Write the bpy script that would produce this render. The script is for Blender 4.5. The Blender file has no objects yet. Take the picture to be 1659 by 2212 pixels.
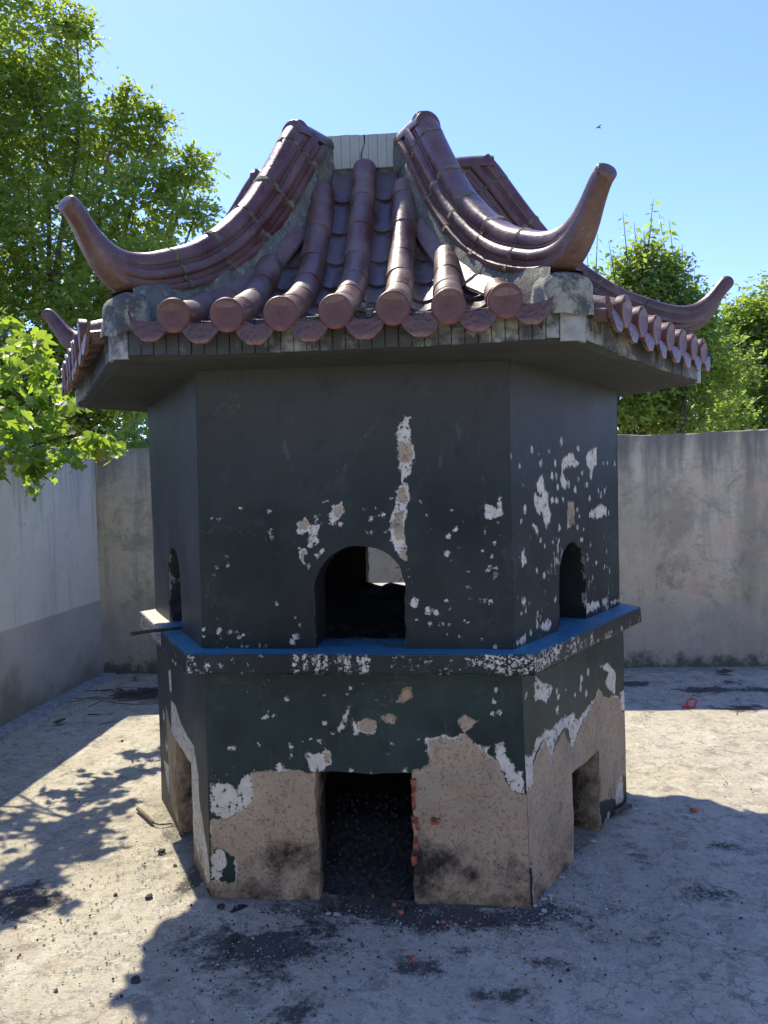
import bpy, math, random
import numpy as np
from mathutils import Vector, Matrix
R = math.radians
rng = np.random.default_rng(7); random.seed(7)
scn = bpy.context.scene
# ---------------------------------------------------------------- camera
cam_d = bpy.data.cameras.new('camera'); cam = bpy.data.objects.new('camera', cam_d)
scn.collection.objects.link(cam); scn.camera = cam
cam_d.sensor_fit = 'HORIZONTAL'; cam_d.sensor_width = 36; cam_d.lens = 36*1722.1/1659
cam_d.clip_start = .05; cam_d.clip_end = 1500
cr, cu, cf = (.99585,.08708,-.02645), (.02388,.03041,.99925), (-.08782,.99574,-.02821)
CAM = np.array([.3652,-3.9439,1.55])
m = Matrix(((cr[0],cu[0],-cf[0],CAM[0]),(cr[1],cu[1],-cf[1],CAM[1]),(cr[2],cu[2],-cf[2],CAM[2]),(0,0,0,1)))
cam.matrix_world = m
scn.render.resolution_x = 768; scn.render.resolution_y = 1024
# ---------------------------------------------------------------- sky, sun, exposure
world = bpy.data.worlds.new('World'); scn.world = world; world.use_nodes = True
wn = world.node_tree; bg = wn.nodes['Background']
sky = wn.nodes.new('ShaderNodeTexSky'); sky.sky_type = 'NISHITA'; sky.sun_disc = False
sky.sun_elevation = R(52.8); sky.sun_rotation = R(-31.2)
sky.altitude = 0; sky.air_density = 1.0; sky.dust_density = .25; sky.ozone_density = 2.2
wb = wn.nodes.new('ShaderNodeMix'); wb.data_type = 'RGBA'; wb.blend_type = 'MULTIPLY'; wb.inputs[0].default_value = 1
wb.inputs[7].default_value = (.47, .51, .80, 1)      # camera white balance of the blue sky light
wn.links.new(sky.outputs[0], wb.inputs[6]); wn.links.new(wb.outputs[2], bg.inputs[0]); bg.inputs[1].default_value = .15
sl = bpy.data.lights.new('sun', 'SUN'); sun = bpy.data.objects.new('sun', sl); scn.collection.objects.link(sun)
sl.energy = 2.75; sl.angle = R(.53); sl.color = (1, .88, .73)
sun.rotation_euler = Vector((.7723,-1.2744,-1.9617)).to_track_quat('-Z','Y').to_euler()
scn.view_settings.view_transform = 'Standard'; scn.view_settings.look = 'None'
scn.view_settings.exposure = 1.52; scn.view_settings.gamma = 1
scn.view_settings.use_curve_mapping = False
# ---------------------------------------------------------------- helpers
def link(name, me, mat=None, parent=None, loc=None, rz=None):
    o = bpy.data.objects.new(name, me); scn.collection.objects.link(o)
    if mat is not None and me is not None and not me.materials: me.materials.append(mat)
    if parent: o.parent = parent
    if loc is not None: o.location = loc
    if rz is not None: o.rotation_euler = (0,0,rz)
    return o
def tag(o, label=None, cat=None, group=None, kind=None):
    if label: o['label'] = label
    if cat: o['category'] = cat
    if group: o['group'] = group
    if kind: o['kind'] = kind
    return o
def empty(name, loc=(0,0,0)):
    o = bpy.data.objects.new(name, None); scn.collection.objects.link(o); o.location = loc; o.empty_display_size=.1
    return o
def mesh(name, V, Fs, smooth=False, attrs=None, angle=None):
    me = bpy.data.meshes.new(name)
    V = np.asarray(V, dtype=np.float32).reshape(-1,3)
    if isinstance(Fs, np.ndarray):
        n, k = Fs.shape
        me.vertices.add(len(V)); me.vertices.foreach_set('co', V.ravel())
        me.loops.add(n*k); me.loops.foreach_set('vertex_index', Fs.ravel().astype(np.int32))
        me.polygons.add(n); me.polygons.foreach_set('loop_start', (np.arange(n)*k).astype(np.int32))
        me.update(calc_edges=True)
    else:
        me.from_pydata([tuple(map(float,v)) for v in V], [], Fs)
    if attrs:
        for a, v in attrs.items():
            at = me.attributes.new(a, 'FLOAT', 'POINT'); at.data.foreach_set('value', np.asarray(v, dtype=np.float32))
    if smooth: me.polygons.foreach_set('use_smooth', np.ones(len(me.polygons), dtype=bool))
    if angle: me.set_sharp_from_angle(angle=R(angle))
    me.update(); return me
def grid_faces(nu, nv, off=0):
    i = np.arange(nu-1)[:,None]*nv + np.arange(nv-1)[None,:]
    return (np.stack([i, i+nv, i+nv+1, i+1], -1).reshape(-1,4) + off)
class MB:                                   # collects pieces into one mesh
    def __init__(s): s.V=[]; s.F=[]; s.n=0
    def add(s, V, Fs):
        V=np.asarray(V,float).reshape(-1,3); s.V.append(V); s.F += [tuple(int(i)+s.n for i in f) for f in Fs]; s.n+=len(V); return s
    def box(s, c, d, rot=None, jit=0):
        x,y,z=[q/2 for q in d]; V=np.array([(a*x,b*y,e*z) for a in(-1,1) for b in(-1,1) for e in(-1,1)])
        if jit: V=V+rng.normal(0,jit,V.shape)
        if rot is not None: V=V@np.asarray(rot).T
        return s.add(V+np.array(c),[(0,1,3,2),(4,6,7,5),(0,4,5,1),(2,3,7,6),(0,2,6,4),(1,5,7,3)])
    def tube(s, P, r, n=6, cap=True):
        P=np.asarray(P,float); r=np.broadcast_to(r,(len(P),)); V=[]
        T=np.gradient(P,axis=0); T/=np.linalg.norm(T,axis=1)[:,None]+1e-9
        ref=np.array([0,0,1.]) if abs(T[0][2])<.9 else np.array([1.,0,0])
        for p_,t,q in zip(P,T,r):
            a=np.cross(t,ref); a/=np.linalg.norm(a)+1e-9; b=np.cross(t,a)
            for k in range(n): V.append(p_+q*(math.cos(2*math.pi*k/n)*a+math.sin(2*math.pi*k/n)*b))
        Fs=[(i*n+k,i*n+(k+1)%n,(i+1)*n+(k+1)%n,(i+1)*n+k) for i in range(len(P)-1) for k in range(n)]
        if cap: Fs+= [tuple(range(n))[::-1], tuple((len(P)-1)*n+k for k in range(n))]
        return s.add(V,Fs)
    def me(s, name, smooth=False, angle=None): return mesh(name, np.concatenate(s.V), s.F, smooth, None, angle)
def vnoise(P, sc, seed=0):                  # cheap smooth 3-D noise, about -1..1
    r=np.random.default_rng(seed); o=np.zeros(len(P))
    for k in range(7):
        d=r.normal(size=3); d/=np.linalg.norm(d); o+=np.sin(P@d*sc*r.uniform(.6,1.7)+r.uniform(0,6.28)+1.5*np.sin(P@r.normal(size=3)*sc*.5))
    return o/3.2
# ---------------------------------------------------------------- material kit
class Mat:
    def __init__(s, name, rough=.6, spec=.5):
        s.m=bpy.data.materials.new(name); s.m.use_nodes=True; s.t=s.m.node_tree
        s.b=s.t.nodes['Principled BSDF']; s.b.inputs['Roughness'].default_value=rough; s.b.inputs['Specular IOR Level'].default_value=spec
        s.out=s.t.nodes['Material Output']; s.tc=s.t.nodes.new('ShaderNodeTexCoord'); s.obj=s.tc.outputs['Object']
    def n(s,k): return s.t.nodes.new(k)
    def put(s, sock, v):
        if isinstance(v,(int,float)): sock.default_value=v
        elif isinstance(v,tuple): sock.default_value = v if len(v)!=3 or sock.type!='RGBA' else (*v,1)
        else: s.t.links.new(v,sock)
    def math(s,op,a,b=0,c=0,clamp=False):
        n=s.n('ShaderNodeMath'); n.operation=op; n.use_clamp=clamp; s.put(n.inputs[0],a); s.put(n.inputs[1],b); s.put(n.inputs[2],c); return n.outputs[0]
    def noise(s,scale,detail=4,rough=.55,vec=None,dist=0,col=False):
        n=s.n('ShaderNodeTexNoise'); n.inputs['Scale'].default_value=scale; n.inputs['Detail'].default_value=detail
        n.inputs['Roughness'].default_value=rough; n.inputs['Distortion'].default_value=dist
        s.put(n.inputs['Vector'], vec if vec is not None else s.obj); return n.outputs[1 if col else 0]
    def vor(s,scale,feat='F1',vec=None,out='Distance',rnd=1):
        n=s.n('ShaderNodeTexVoronoi'); n.feature=feat; n.inputs['Scale'].default_value=scale; n.inputs['Randomness'].default_value=rnd
        s.put(n.inputs['Vector'], vec if vec is not None else s.obj); return n.outputs[out]
    def scl(s,v,vec=None):
        n=s.n('ShaderNodeMapping'); s.put(n.inputs[0], vec if vec is not None else s.obj); n.inputs['Scale'].default_value=v; return n.outputs[0]
    def vadd(s,a,b):
        n=s.n('ShaderNodeVectorMath'); n.operation='ADD'; s.put(n.inputs[0],a); s.put(n.inputs[1],b); return n.outputs[0]
    def vmul(s,a,k):
        n=s.n('ShaderNodeVectorMath'); n.operation='SCALE'; s.put(n.inputs[0],a); s.put(n.inputs['Scale'],k); return n.outputs[0]
    def attr(s,name): n=s.n('ShaderNodeAttribute'); n.attribute_name=name; return n.outputs['Fac']
    def rng(s,v,a,b,c=0.,d=1.):
        n=s.n('ShaderNodeMapRange'); s.put(n.inputs[0],v)
        for i,q in enumerate((a,b,c,d)): n.inputs[i+1].default_value=q
        return n.outputs[0]
    def mix(s,f,a,b,mode='MIX'):
        n=s.n('ShaderNodeMix'); n.data_type='RGBA'; n.blend_type=mode; s.put(n.inputs[0],f); s.put(n.inputs[6],a); s.put(n.inputs[7],b); return n.outputs[2]
    def sep(s,v=None):
        n=s.n('ShaderNodeSeparateXYZ'); s.put(n.inputs[0], v if v is not None else s.obj); return n.outputs
    def oinfo(s): return s.n('ShaderNodeObjectInfo').outputs['Random']
    def base(s,c,k=(.965,1.035,.94)):
        s.put(s.b.inputs['Base Color'],s.mix(1.,c,k,'MULTIPLY') if k else c)
    def rough(s,c): s.put(s.b.inputs['Roughness'],c)
    def bump(s,h,dist=.01,st=1.,prev=None):
        n=s.n('ShaderNodeBump'); n.inputs['Distance'].default_value=dist; n.inputs['Strength'].default_value=st; s.put(n.inputs['Height'],h)
        if prev is not None: s.put(n.inputs['Normal'],prev)
        s.put(s.b.inputs['Normal'],n.outputs[0]); return n.outputs[0]
def simple(name,col,rough=.7,var=.25,scale=30,bd=.002):
    M=Mat(name,rough); n=M.noise(scale,5); M.base(M.mix(M.rng(n,.3,.7),tuple(c*(1-var) for c in col),tuple(c*(1+var) for c in col))); M.bump(n,bd); return M.m
# ---- peeling paint on plaster on cement render (masks are per-vertex distance fields, broken up by noise)
def wall_mat(name, paint, white=(.70,.63,.56), render=(.52,.375,.265), fleck=.5,streak=1.,amp=1.,hole=0.):
    M=Mat(name,.6,.2)
    sv=M.scl((1,1,streak)); n1=M.noise(42,8,.78,vec=sv); n2=M.noise(130,4,.7,vec=sv); nb=M.noise(3.2,5,.6); 
    br=M.math('ADD',M.math('MULTIPLY',M.math('SUBTRACT',n1,.5),.062*amp),M.math('MULTIPLY',M.math('SUBTRACT',n2,.5),.020*amp))
    fw=M.math('ADD',M.attr('fw'),br); fr=M.math('ADD',M.attr('fr'),M.math('MULTIPLY',br,.8))
    # loose flecks: voronoi dots switched on by a broad noise
    sel=M.noise(5.5,3,.6); wz=M.rng(M.sep()[2],1.3,1.7,0.,.16)
    fn=M.noise(48,5,.72,vec=sv); th=M.math('ADD',M.rng(sel,.40,.68,.80,.80-.17*fleck),wz)
    fl=M.rng(M.math('SUBTRACT',fn,th),0,.012)
    fw=M.math('MAXIMUM',fw,M.math('ADD',fr,M.rng(M.noise(6,3,.6),.45,.62,-.004,.010)))
    mw=M.math('MAXIMUM',M.rng(fw,-.0012,.0012),fl); mr=M.rng(fr,-.0015,.0015)
    if hole: mw=M.math('MULTIPLY',mw,M.rng(M.noise(75,6,.75),.5-hole*.1+.02,.5-hole*.1+.035))
    else: mw=M.math('MULTIPLY',mw,M.rng(M.noise(52,6,.78),.40,.42))
    # dark paint: dust, faint vertical runs, lighter worn veil, smoke near the top
    run=M.noise(9,4,.6,vec=M.scl((1,1,.16))); veil=M.noise(2.3,6,.65)
    d=M.mix(M.rng(veil,.38,.66),tuple(c*.75 for c in paint),tuple(c*1.55 for c in paint))
    d=M.mix(M.rng(run,.45,.75,0,.35),d,tuple(c*.6 for c in paint))
    z=M.sep()[2]
    smoke=M.math('MULTIPLY',M.rng(M.math('ADD',z,M.math('MULTIPLY',M.math('SUBTRACT',nb,.5),.6)),1.45,1.85),.8)
    d=M.mix(smoke,d,(.052,.047,.042))
    scr=M.noise(30,3,.7,vec=M.scl((1,1,.25))); d=M.mix(M.rng(scr,.64,.8,0,.35),d,(.16,.16,.17)); d=M.mix(M.rng(M.noise(6,9,.8),.55,.75,0,.55),d,(.075,.078,.08)); d=M.mix(M.rng(M.noise(11,7,.75),.55,.7,0,.5),d,(.010,.012,.013))
    ce=M.vor(2.3,'DISTANCE_TO_EDGE',vec=M.vadd(M.obj,M.vmul(M.noise(5,6,.65,col=True),.45))); ck=M.math('MULTIPLY',M.math('LESS_THAN',ce,.0032),M.math('GREATER_THAN',M.noise(1.9,2),.52)); d=M.mix(M.math('MULTIPLY',ck,.5),d,(.13,.125,.12))
    rs=M.noise(16,5,.7,vec=M.scl((1,1,.06))); d=M.mix(M.rng(rs,.58,.75,0,.25),d,(.055,.055,.052)); d=M.mix(M.rng(M.noise(21,5,.7,vec=M.scl((1,1,.05))),.60,.75,0,.3),d,(.009,.010,.010))
    # plaster
    w=M.mix(M.rng(M.noise(14,5,.65),.35,.7),white,tuple(c*.72 for c in white)); w=M.mix(M.rng(M.noise(90,4,.7),.55,.75,0,.6),w,(.22,.2,.2))
    # render with pits and pale aggregate
    r=M.mix(M.rng(M.noise(4,5,.6),.3,.7),render,tuple(c*.72 for c in render))
    r=M.mix(M.rng(M.noise(9,3,.6),.5,.75,0,.6),r,(.36,.33,.28)); r=M.mix(M.rng(M.noise(3.5,6,.7),.52,.68,0,.6),r,(.28,.21,.16))
    pv=M.vor(120); pc=M.vor(120,out='Color'); px=M.sep(pc)[0]
    pit=M.math('MULTIPLY',M.math('LESS_THAN',pv,.33),M.math('GREATER_THAN',px,.62))
    r=M.mix(M.math('MULTIPLY',pit,M.rng(M.noise(6,4,.7),.42,.62,.0,.6)),r,(.08,.065,.055))
    pv2=M.vor(75); px2=M.sep(M.vor(75,out='Color'))[1]
    r=M.mix(M.math('MULTIPLY',M.math('MULTIPLY',M.math('LESS_THAN',pv2,.22),M.math('GREATER_THAN',px2,.8)),.7),r,(.5,.46,.42))
    c=M.mix(mw,d,w); c=M.mix(mr,c,r)
    # soot and damp towards the openings and the foot
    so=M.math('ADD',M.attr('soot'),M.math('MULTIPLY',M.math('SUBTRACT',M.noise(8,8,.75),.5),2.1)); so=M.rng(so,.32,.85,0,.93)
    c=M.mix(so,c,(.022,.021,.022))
    M.base(c); M.rough(M.mix(M.math('MAXIMUM',mr,mw),(.5,)*3,(.85,)*3))
    h=M.math('SUBTRACT',1.,M.math('ADD',M.math('MULTIPLY',mw,.35),M.math('MULTIPLY',mr,.6)))
    p_=M.bump(h,.012); g=M.math('ADD',M.math('MULTIPLY',M.noise(160,4,.7),M.math('ADD',M.math('MULTIPLY',mr,.9),.25)),M.math('MULTIPLY',pit,M.math('MULTIPLY',mr,-.7)))
    M.bump(M.math('ADD',g,M.math('MULTIPLY',nb,1.2)),.0035,1,p_)
    return M.m
m_upper=wall_mat('soot_dark_paint_upper',(.0185,.0260,.0250),fleck=1.15)
m_streak=wall_mat('soot_dark_paint_streaked',(.0185,.0260,.0250),fleck=1.6,streak=.33,amp=1.3)
m_lower=wall_mat('soot_dark_paint_lower',(.020,.036,.034),fleck=.95)
m_left=wall_mat('lighter_grey_paint',(.044,.046,.047),fleck=.8,streak=.25)  # lighter grey than the other sides, used on the left faces
m_ledge=wall_mat('ledge_side_paint',(.021,.027,.028),fleck=1.7,amp=1.4,hole=.25)
def ledge_top():
    M=Mat('worn_ledge_skylit_blue',.5); n=M.noise(18,5,.65); n2=M.noise(70,4,.7)
    c=M.mix(M.rng(n,.35,.7),(.035,.18,.28),(.06,.235,.34)); c=M.mix(M.rng(M.noise(34,7,.78),.52,.62,0,.6),c,(.10,.20,.26)); c=M.mix(M.rng(n2,.62,.70,0,.8),c,(.42,.42,.42)); c=M.mix(M.rng(M.noise(10,7,.75),.55,.68,0,.7),c,(.035,.045,.048))  # blue of the skylight put into the top's colour; specks and dirt are wear
    x=M.sep()[0]; pale=M.math('MAXIMUM',M.rng(M.math('ADD',x,M.math('MULTIPLY',n,.1)),-.89,-.93),M.rng(M.sep()[1],.1,.3)); c=M.mix(pale,c,(.42,.40,.37))  # pale left end and back: sunlight painted into the colour
    M.base(c); M.bump(n2,.003); return M.m
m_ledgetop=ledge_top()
def soot_m():
    M=Mat('soot_black_inner',.95); n=M.noise(14,6,.7); M.base(M.mix(M.rng(n,.5,.68),(.022,.025,.025),(.26,.25,.23))); M.bump(n,.01); return M.m
m_soot=soot_m()
def soffit_m():
    M=Mat('smoked_soffit',.8); n=M.noise(5,6,.65); c=M.mix(M.rng(n,.3,.7),(.026,.027,.025),(.050,.048,.043)); n2=M.noise(60,4); c=M.mix(M.rng(n2,.66,.78,0,.6),c,(.2,.18,.15)); M.base(c); M.bump(n,.004); return M.m
m_soffit=soffit_m()
def glaze(name,a,b,rough=.26,dust=.5):
    M=Mat(name,rough); r=M.oinfo(); off=M.vmul(M.t.nodes.new('ShaderNodeObjectInfo').outputs['Location'],3.1)
    v=M.vadd(M.obj,off); n=M.noise(6,5,.6,vec=v); n2=M.noise(70,4,.7,vec=v)
    c=M.mix(M.rng(n,.3,.7),a,b); c=M.mix(M.rng(r,0,1,0,.55),c,tuple(q*.55 for q in a)); c=M.mix(M.rng(M.noise(15,7,.78,vec=v),.55,.68,0,.6),c,tuple(q*.45 for q in a)); c=M.mix(M.rng(M.noise(24,6,.78,vec=v),.60,.68,0,.4),c,(.26,.22,.18))
    du=M.rng(M.math('ADD',n,M.math('MULTIPLY',n2,.5)),.62,.95,0,dust); c=M.mix(du,c,(.21,.16,.145))
    c=M.mix(M.rng(M.noise(140,2,.6,vec=v),.70,.76,0,.8),c,(.36,.32,.29))
    M.base(c); M.rough(M.rng(M.math('ADD',du,M.math('MULTIPLY',n2,.35)),.1,.7,rough,.62)); M.bump(M.math('ADD',n2,M.math('MULTIPLY',n,2)),.0012); return M
m_tile=glaze('maroon_glazed_tile',(.100,.033,.020),(.135,.052,.033),.31,.65).m
m_ridge=glaze('maroon_ridge_glaze',(.088,.026,.015),(.120,.038,.021),.24,.35).m
m_pan=glaze('dark_glazed_pan',(.070,.036,.032),(.095,.050,.044),.22,.55).m
def tip_m():
    M=glaze('brown_tip_glaze',(.095,.033,.019),(.125,.046,.026),.26,.35); return M.m
m_tip=tip_m()
def disc_m():
    M=Mat('stamped_tile_face',.5); s_=M.sep(); x,zz=s_[0],s_[2]
    rr=M.math('SQRT',M.math('ADD',M.math('MULTIPLY',x,x),M.math('MULTIPLY',zz,zz)))
    ang=M.math('ARCTAN2',zz,x); r=M.oinfo(); v=M.vadd(M.obj,M.vmul(M.t.nodes.new('ShaderNodeObjectInfo').outputs['Location'],2.3))
    fret=M.math('MULTIPLY',M.math('SINE',M.math('MULTIPLY',ang,9)),M.math('SINE',M.math('MULTIPLY',rr,520)))
    ringm=M.math('LESS_THAN',M.math('ABSOLUTE',M.math('SUBTRACT',rr,.037)),.0022)
    pat=M.math('MULTIPLY',M.rng(fret,-.2,.3),M.math('LESS_THAN',rr,.033)); worn=M.noise(40,4,.7,vec=v)
    h=M.math('ADD',M.math('ADD',pat,M.math('MULTIPLY',ringm,1.)),M.math('MULTIPLY',worn,1.3))
    c=M.mix(M.rng(M.noise(12,5,.65,vec=v),.3,.7),(.130,.040,.024),(.085,.033,.023)); c=M.mix(M.rng(h,.9,2.4,0,.10),c,(.22,.12,.095))
    low=M.rng(M.math('ADD',zz,M.math('MULTIPLY',worn,.02)),-.03,-.048,0,.7); c=M.mix(low,c,(.38,.12,.07)); M.base(c)
    M.bump(h,.0013); return M.m
m_disc=disc_m()
def drip_m():
    M=Mat('stamped_drip_face',.42); v=M.vadd(M.obj,M.vmul(M.t.nodes.new('ShaderNodeObjectInfo').outputs['Location'],2.3))
    n=M.noise(55,4,.7,vec=v); w=M.vor(70,vec=v,feat='SMOOTH_F1'); h=M.math('ADD',n,M.rng(w,.2,.5))
    c=M.mix(M.rng(M.noise(9,4,vec=v),.3,.7),(.100,.036,.023),(.066,.030,.023)); c=M.mix(M.rng(h,1.1,1.7,0,.12),c,(.20,.12,.09))
    lo=M.rng(M.math('ADD',M.sep()[2],M.math('MULTIPLY',n,.03)),-.06,-.075,0,.6); c=M.mix(lo,c,(.30,.13,.08)); M.base(c); M.bump(h,.0018); return M.m
m_drip=drip_m()
def mortar_m(name,a=(.25,.235,.195),moss=.5):
    M=Mat(name,.95); n=M.noise(11,7,.7); n2=M.noise(50,5,.75)
    c=M.mix(M.rng(n,.3,.7),a,tuple(q*.45 for q in a)); c=M.mix(M.rng(M.noise(6,5,.7),.52,.7,0,moss),c,(.10,.12,.045)); c=M.mix(M.rng(n2,.6,.75,0,.6),c,(.42,.40,.35))
    c=M.mix(M.rng(M.noise(13,6,.78),.53,.62,0,.8),c,(.06,.068,.06)); c=M.mix(M.rng(M.noise(23,6,.8),.56,.64,0,.6),c,(.46,.43,.37)); M.base(c); M.bump(M.math('ADD',n,M.math('MULTIPLY',n2,.6)),.03); return M.m
m_mortar=mortar_m('rough_mortar'); m_mossy=mortar_m('mossy_joint_mortar',(.25,.22,.15),.8)
def lump_m():
    M=Mat('corner_plaster',.85); rr=M.n('ShaderNodeCombineXYZ'); M.put(rr.inputs[0],M.math('MULTIPLY',M.oinfo(),37.)); M.obj=M.vadd(M.obj,rr.outputs[0]); n=M.noise(8,7,.7); n2=M.noise(60,4,.7)
    c=M.mix(M.rng(n,.35,.65),(.40,.36,.28),(.22,.20,.15)); c=M.mix(M.rng(M.noise(8,7,.78),.48,.57,0,.9),c,(.06,.063,.058)); c=M.mix(M.rng(n2,.62,.72,0,.6),c,(.12,.12,.1)); c=M.mix(M.rng(M.noise(4,3),.6,.7,0,.5),c,(.18,.2,.05)); M.base(c); M.bump(M.math('ADD',n,n2),.016); return M.m
m_lump=lump_m()
def fascia_m(name,a,b,stain):
    M=Mat(name,.6); off=M.vmul(M.t.nodes.new('ShaderNodeObjectInfo').outputs['Location'],1.0); geo=M.t.nodes.new('ShaderNodeNewGeometry').outputs['Position']
    n=M.noise(22,6,.75,vec=geo); n1=M.noise(2.6,4,.6,vec=geo); c=M.mix(M.rng(n,.35,.7),a,b)
    c=M.mix(M.rng(M.math('ADD',n1,M.math('MULTIPLY',M.math('SUBTRACT',n,.5),.5)),.62-stain*.3,.74-stain*.3,0,.95),c,(.035,.036,.034)); M.base(c); M.bump(n,.004); return M.m
m_fascia=fascia_m('stained_fascia_tile',(.30,.29,.26),(.12,.115,.10),.75)
m_fascia_pale=fascia_m('pale_corner_tile',(.36,.34,.30),(.20,.19,.165),.30)
m_box=fascia_m('pale_grey_box_tile',(.36,.35,.30),(.31,.30,.255),-.4)
def ground_m():
    M=Mat('dusty_concrete',.9); n0=M.noise(.7,4,.6); n1=M.noise(3.1,6,.65); n2=M.noise(14,6,.7); n3=M.noise(90,4,.75); n4=M.noise(420,2,.6)
    c=M.mix(M.rng(n1,.34,.66),(.60,.52,.40),(.40,.35,.28)); c=M.mix(M.rng(n0,.42,.6,0,.6),c,(.58,.52,.44))
    c=M.mix(M.rng(M.noise(9,9,.8,dist=.5),.51,.59,0,.75),c,(.24,.215,.18)); c=M.mix(M.rng(M.noise(6.3,8,.78,dist=.6),.525,.60,0,.75),c,(.66,.60,.51))
    c=M.mix(M.rng(M.noise(30,6,.8),.55,.62,0,.65),c,(.19,.165,.14)); c=M.mix(M.rng(M.noise(38,6,.8),.56,.64,0,.65),c,(.70,.64,.55)); c=M.mix(M.rng(n3,.58,.70,0,.7),c,(.15,.13,.11)); c=M.mix(M.rng(n4,.60,.72,0,.5),c,(.62,.58,.52))
    c=M.mix(M.rng(M.noise(4.7,6,.75),.58,.70,0,.55),c,(.33,.215,.145))
    bn=M.math('ADD',M.math('MULTIPLY',M.math('SUBTRACT',M.noise(3.6,9,.76,dist=.7),.5),4.2),M.math('MULTIPLY',M.math('SUBTRACT',M.noise(45,5,.75),.5),1.3))
    at=M.attr('burn'); bu=M.math('ADD',M.math('MULTIPLY',at,1.15),M.math('MULTIPLY',bn,M.rng(at,0,.25,.42,1.))); c=M.mix(M.rng(bu,.30,.72,0,.9),c,(.04,.039,.042))
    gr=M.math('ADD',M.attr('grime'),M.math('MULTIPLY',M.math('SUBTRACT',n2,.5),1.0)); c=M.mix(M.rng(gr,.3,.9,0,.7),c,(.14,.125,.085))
    cr_=M.vor(1.15,'DISTANCE_TO_EDGE',vec=M.vadd(M.obj,M.vmul(M.noise(3,5,.6,col=True),.5))); c=M.mix(M.math('MULTIPLY',M.math('LESS_THAN',cr_,.004),.45),c,(.08,.07,.06))
    M.base(c); M.bump(M.math('ADD',M.math('ADD',M.math('MULTIPLY',n2,.7),M.math('MULTIPLY',n3,.55)),M.math('MULTIPLY',n4,.25)),.016); return M.m
m_ground=ground_m()
def plaster_wall(name, kind):
    M=Mat(name,.88); z=M.sep()[2]; n1=M.noise(1.8,6,.65); n2=M.noise(9,6,.7); n3=M.noise(70,4,.75)
    st=M.noise(5.5,5,.65,vec=M.scl((1,1,.10))); big=M.noise(.9,4,.6)
    if kind=='back':
        c=M.mix(M.rng(n1,.33,.67),(.62,.495,.35),(.40,.335,.245)); c=M.mix(M.rng(big,.45,.62,0,.7),c,(.72,.60,.45)); c=M.mix(M.rng(M.math('ADD',st,M.math('MULTIPLY',n1,.4)),.68,.86,0,.6),c,(.25,.215,.16)); c=M.mix(M.rng(M.noise(2.2,8,.78,dist=.4),.49,.58,0,.7),c,(.34,.275,.195)); c=M.mix(M.rng(M.noise(4.6,9,.8,dist=.5),.53,.62,0,.5),c,(.20,.17,.13)); c=M.mix(M.rng(M.noise(4.2,6,.7),.53,.66,0,.55),c,(.29,.26,.215))
        c=M.mix(M.rng(M.noise(2.6,5,.6),.56,.68,0,.5),c,(.60,.40,.28))
        low=M.rng(M.math('ADD',z,M.math('MULTIPLY',M.math('SUBTRACT',n1,.5),.5)),.62,.45,0,.55); c=M.mix(low,c,(.36,.33,.30))
        c=M.mix(M.rng(M.math('ADD',z,M.math('MULTIPLY',M.math('SUBTRACT',n2,.5),.5)),.13,.03,0,.85),c,(.07,.075,.05))
        c=M.mix(M.rng(M.math('ADD',z,M.math('MULTIPLY',M.math('SUBTRACT',st,.5),1.2)),1.66,1.98,0,.85),c,(.15,.14,.12))
    else:
        c=M.mix(M.rng(n1,.33,.67),(.80,.735,.65),(.70,.635,.56)); c=M.mix(M.rng(M.noise(3.3,8,.78,dist=.3),.54,.66,0,.45),c,(.52,.465,.40)); c=M.mix(M.rng(M.noise(7,5,.7,vec=M.scl((1,1,.07))),.56,.70,0,.5),c,(.42,.36,.28)); c=M.mix(M.rng(M.math('ADD',z,M.math('MULTIPLY',M.math('SUBTRACT',st,.5),2.2)),1.5,2.1,0,.75),c,(.34,.30,.24))
        line=M.math('ADD',z,M.math('MULTIPLY',M.math('SUBTRACT',n2,.5),.012)); lowc=M.mix(M.rng(n1,.35,.65),(.54,.49,.44),(.42,.385,.35))
        c=M.mix(M.rng(line,.658,.650),c,lowc)
        c=M.mix(M.rng(M.math('ADD',z,M.math('MULTIPLY',M.math('SUBTRACT',n1,.5),1.3)),.30,.02,0,.8),c,(.19,.165,.11))
        c=M.mix(M.rng(n2,.64,.76,0,.5),c,(.24,.21,.18))
    cr_=M.vor(1.7,'DISTANCE_TO_EDGE',vec=M.vadd(M.obj,M.vmul(M.noise(4,5,.6,col=True),.6))); cm=M.math('MULTIPLY',M.math('LESS_THAN',cr_,.0028),M.math('GREATER_THAN',M.noise(1.3,2),.54)); c=M.mix(M.math('MULTIPLY',cm,.55),c,(.09,.08,.07))
    c=M.mix(M.rng(n3,.62,.76,0,.45),c,(.14,.13,.12)); M.base(c); M.bump(M.math('ADD',M.math('MULTIPLY',n3,.5),M.math('MULTIPLY',n2,.9)),.009); return M.m
m_back=plaster_wall('grey_stained_plaster','back'); m_lwall=plaster_wall('whitewashed_plaster','left')
m_brick=simple('red_brick',(.27,.085,.045),.95,.75,38,.006); m_char=simple('charcoal',(.035,.033,.032),.8,.5,60,.004)
m_chip=simple('pale_paint_chip',(.46,.46,.46),.8,.2,80,.001); m_wood=simple('dry_wood',(.16,.115,.075),.85,.4,40,.002)
m_wooddark=simple('weathered_stick',(.07,.055,.045),.85,.4,40,.002); m_wire=simple('rusty_wire',(.03,.025,.022),.6,.3,40,.0005)
m_leafdry=simple('dry_leaf',(.22,.12,.05),.8,.4,50,.001); m_red=simple('red_plastic',(.65,.035,.02),.35,.15,50,.0005)
m_kerb=simple('pale_kerb_cement',(.27,.27,.27),.9,.35,18,.006); m_clay=simple('brick_chip',(.42,.13,.055),.9,.3,80,.003)
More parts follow.
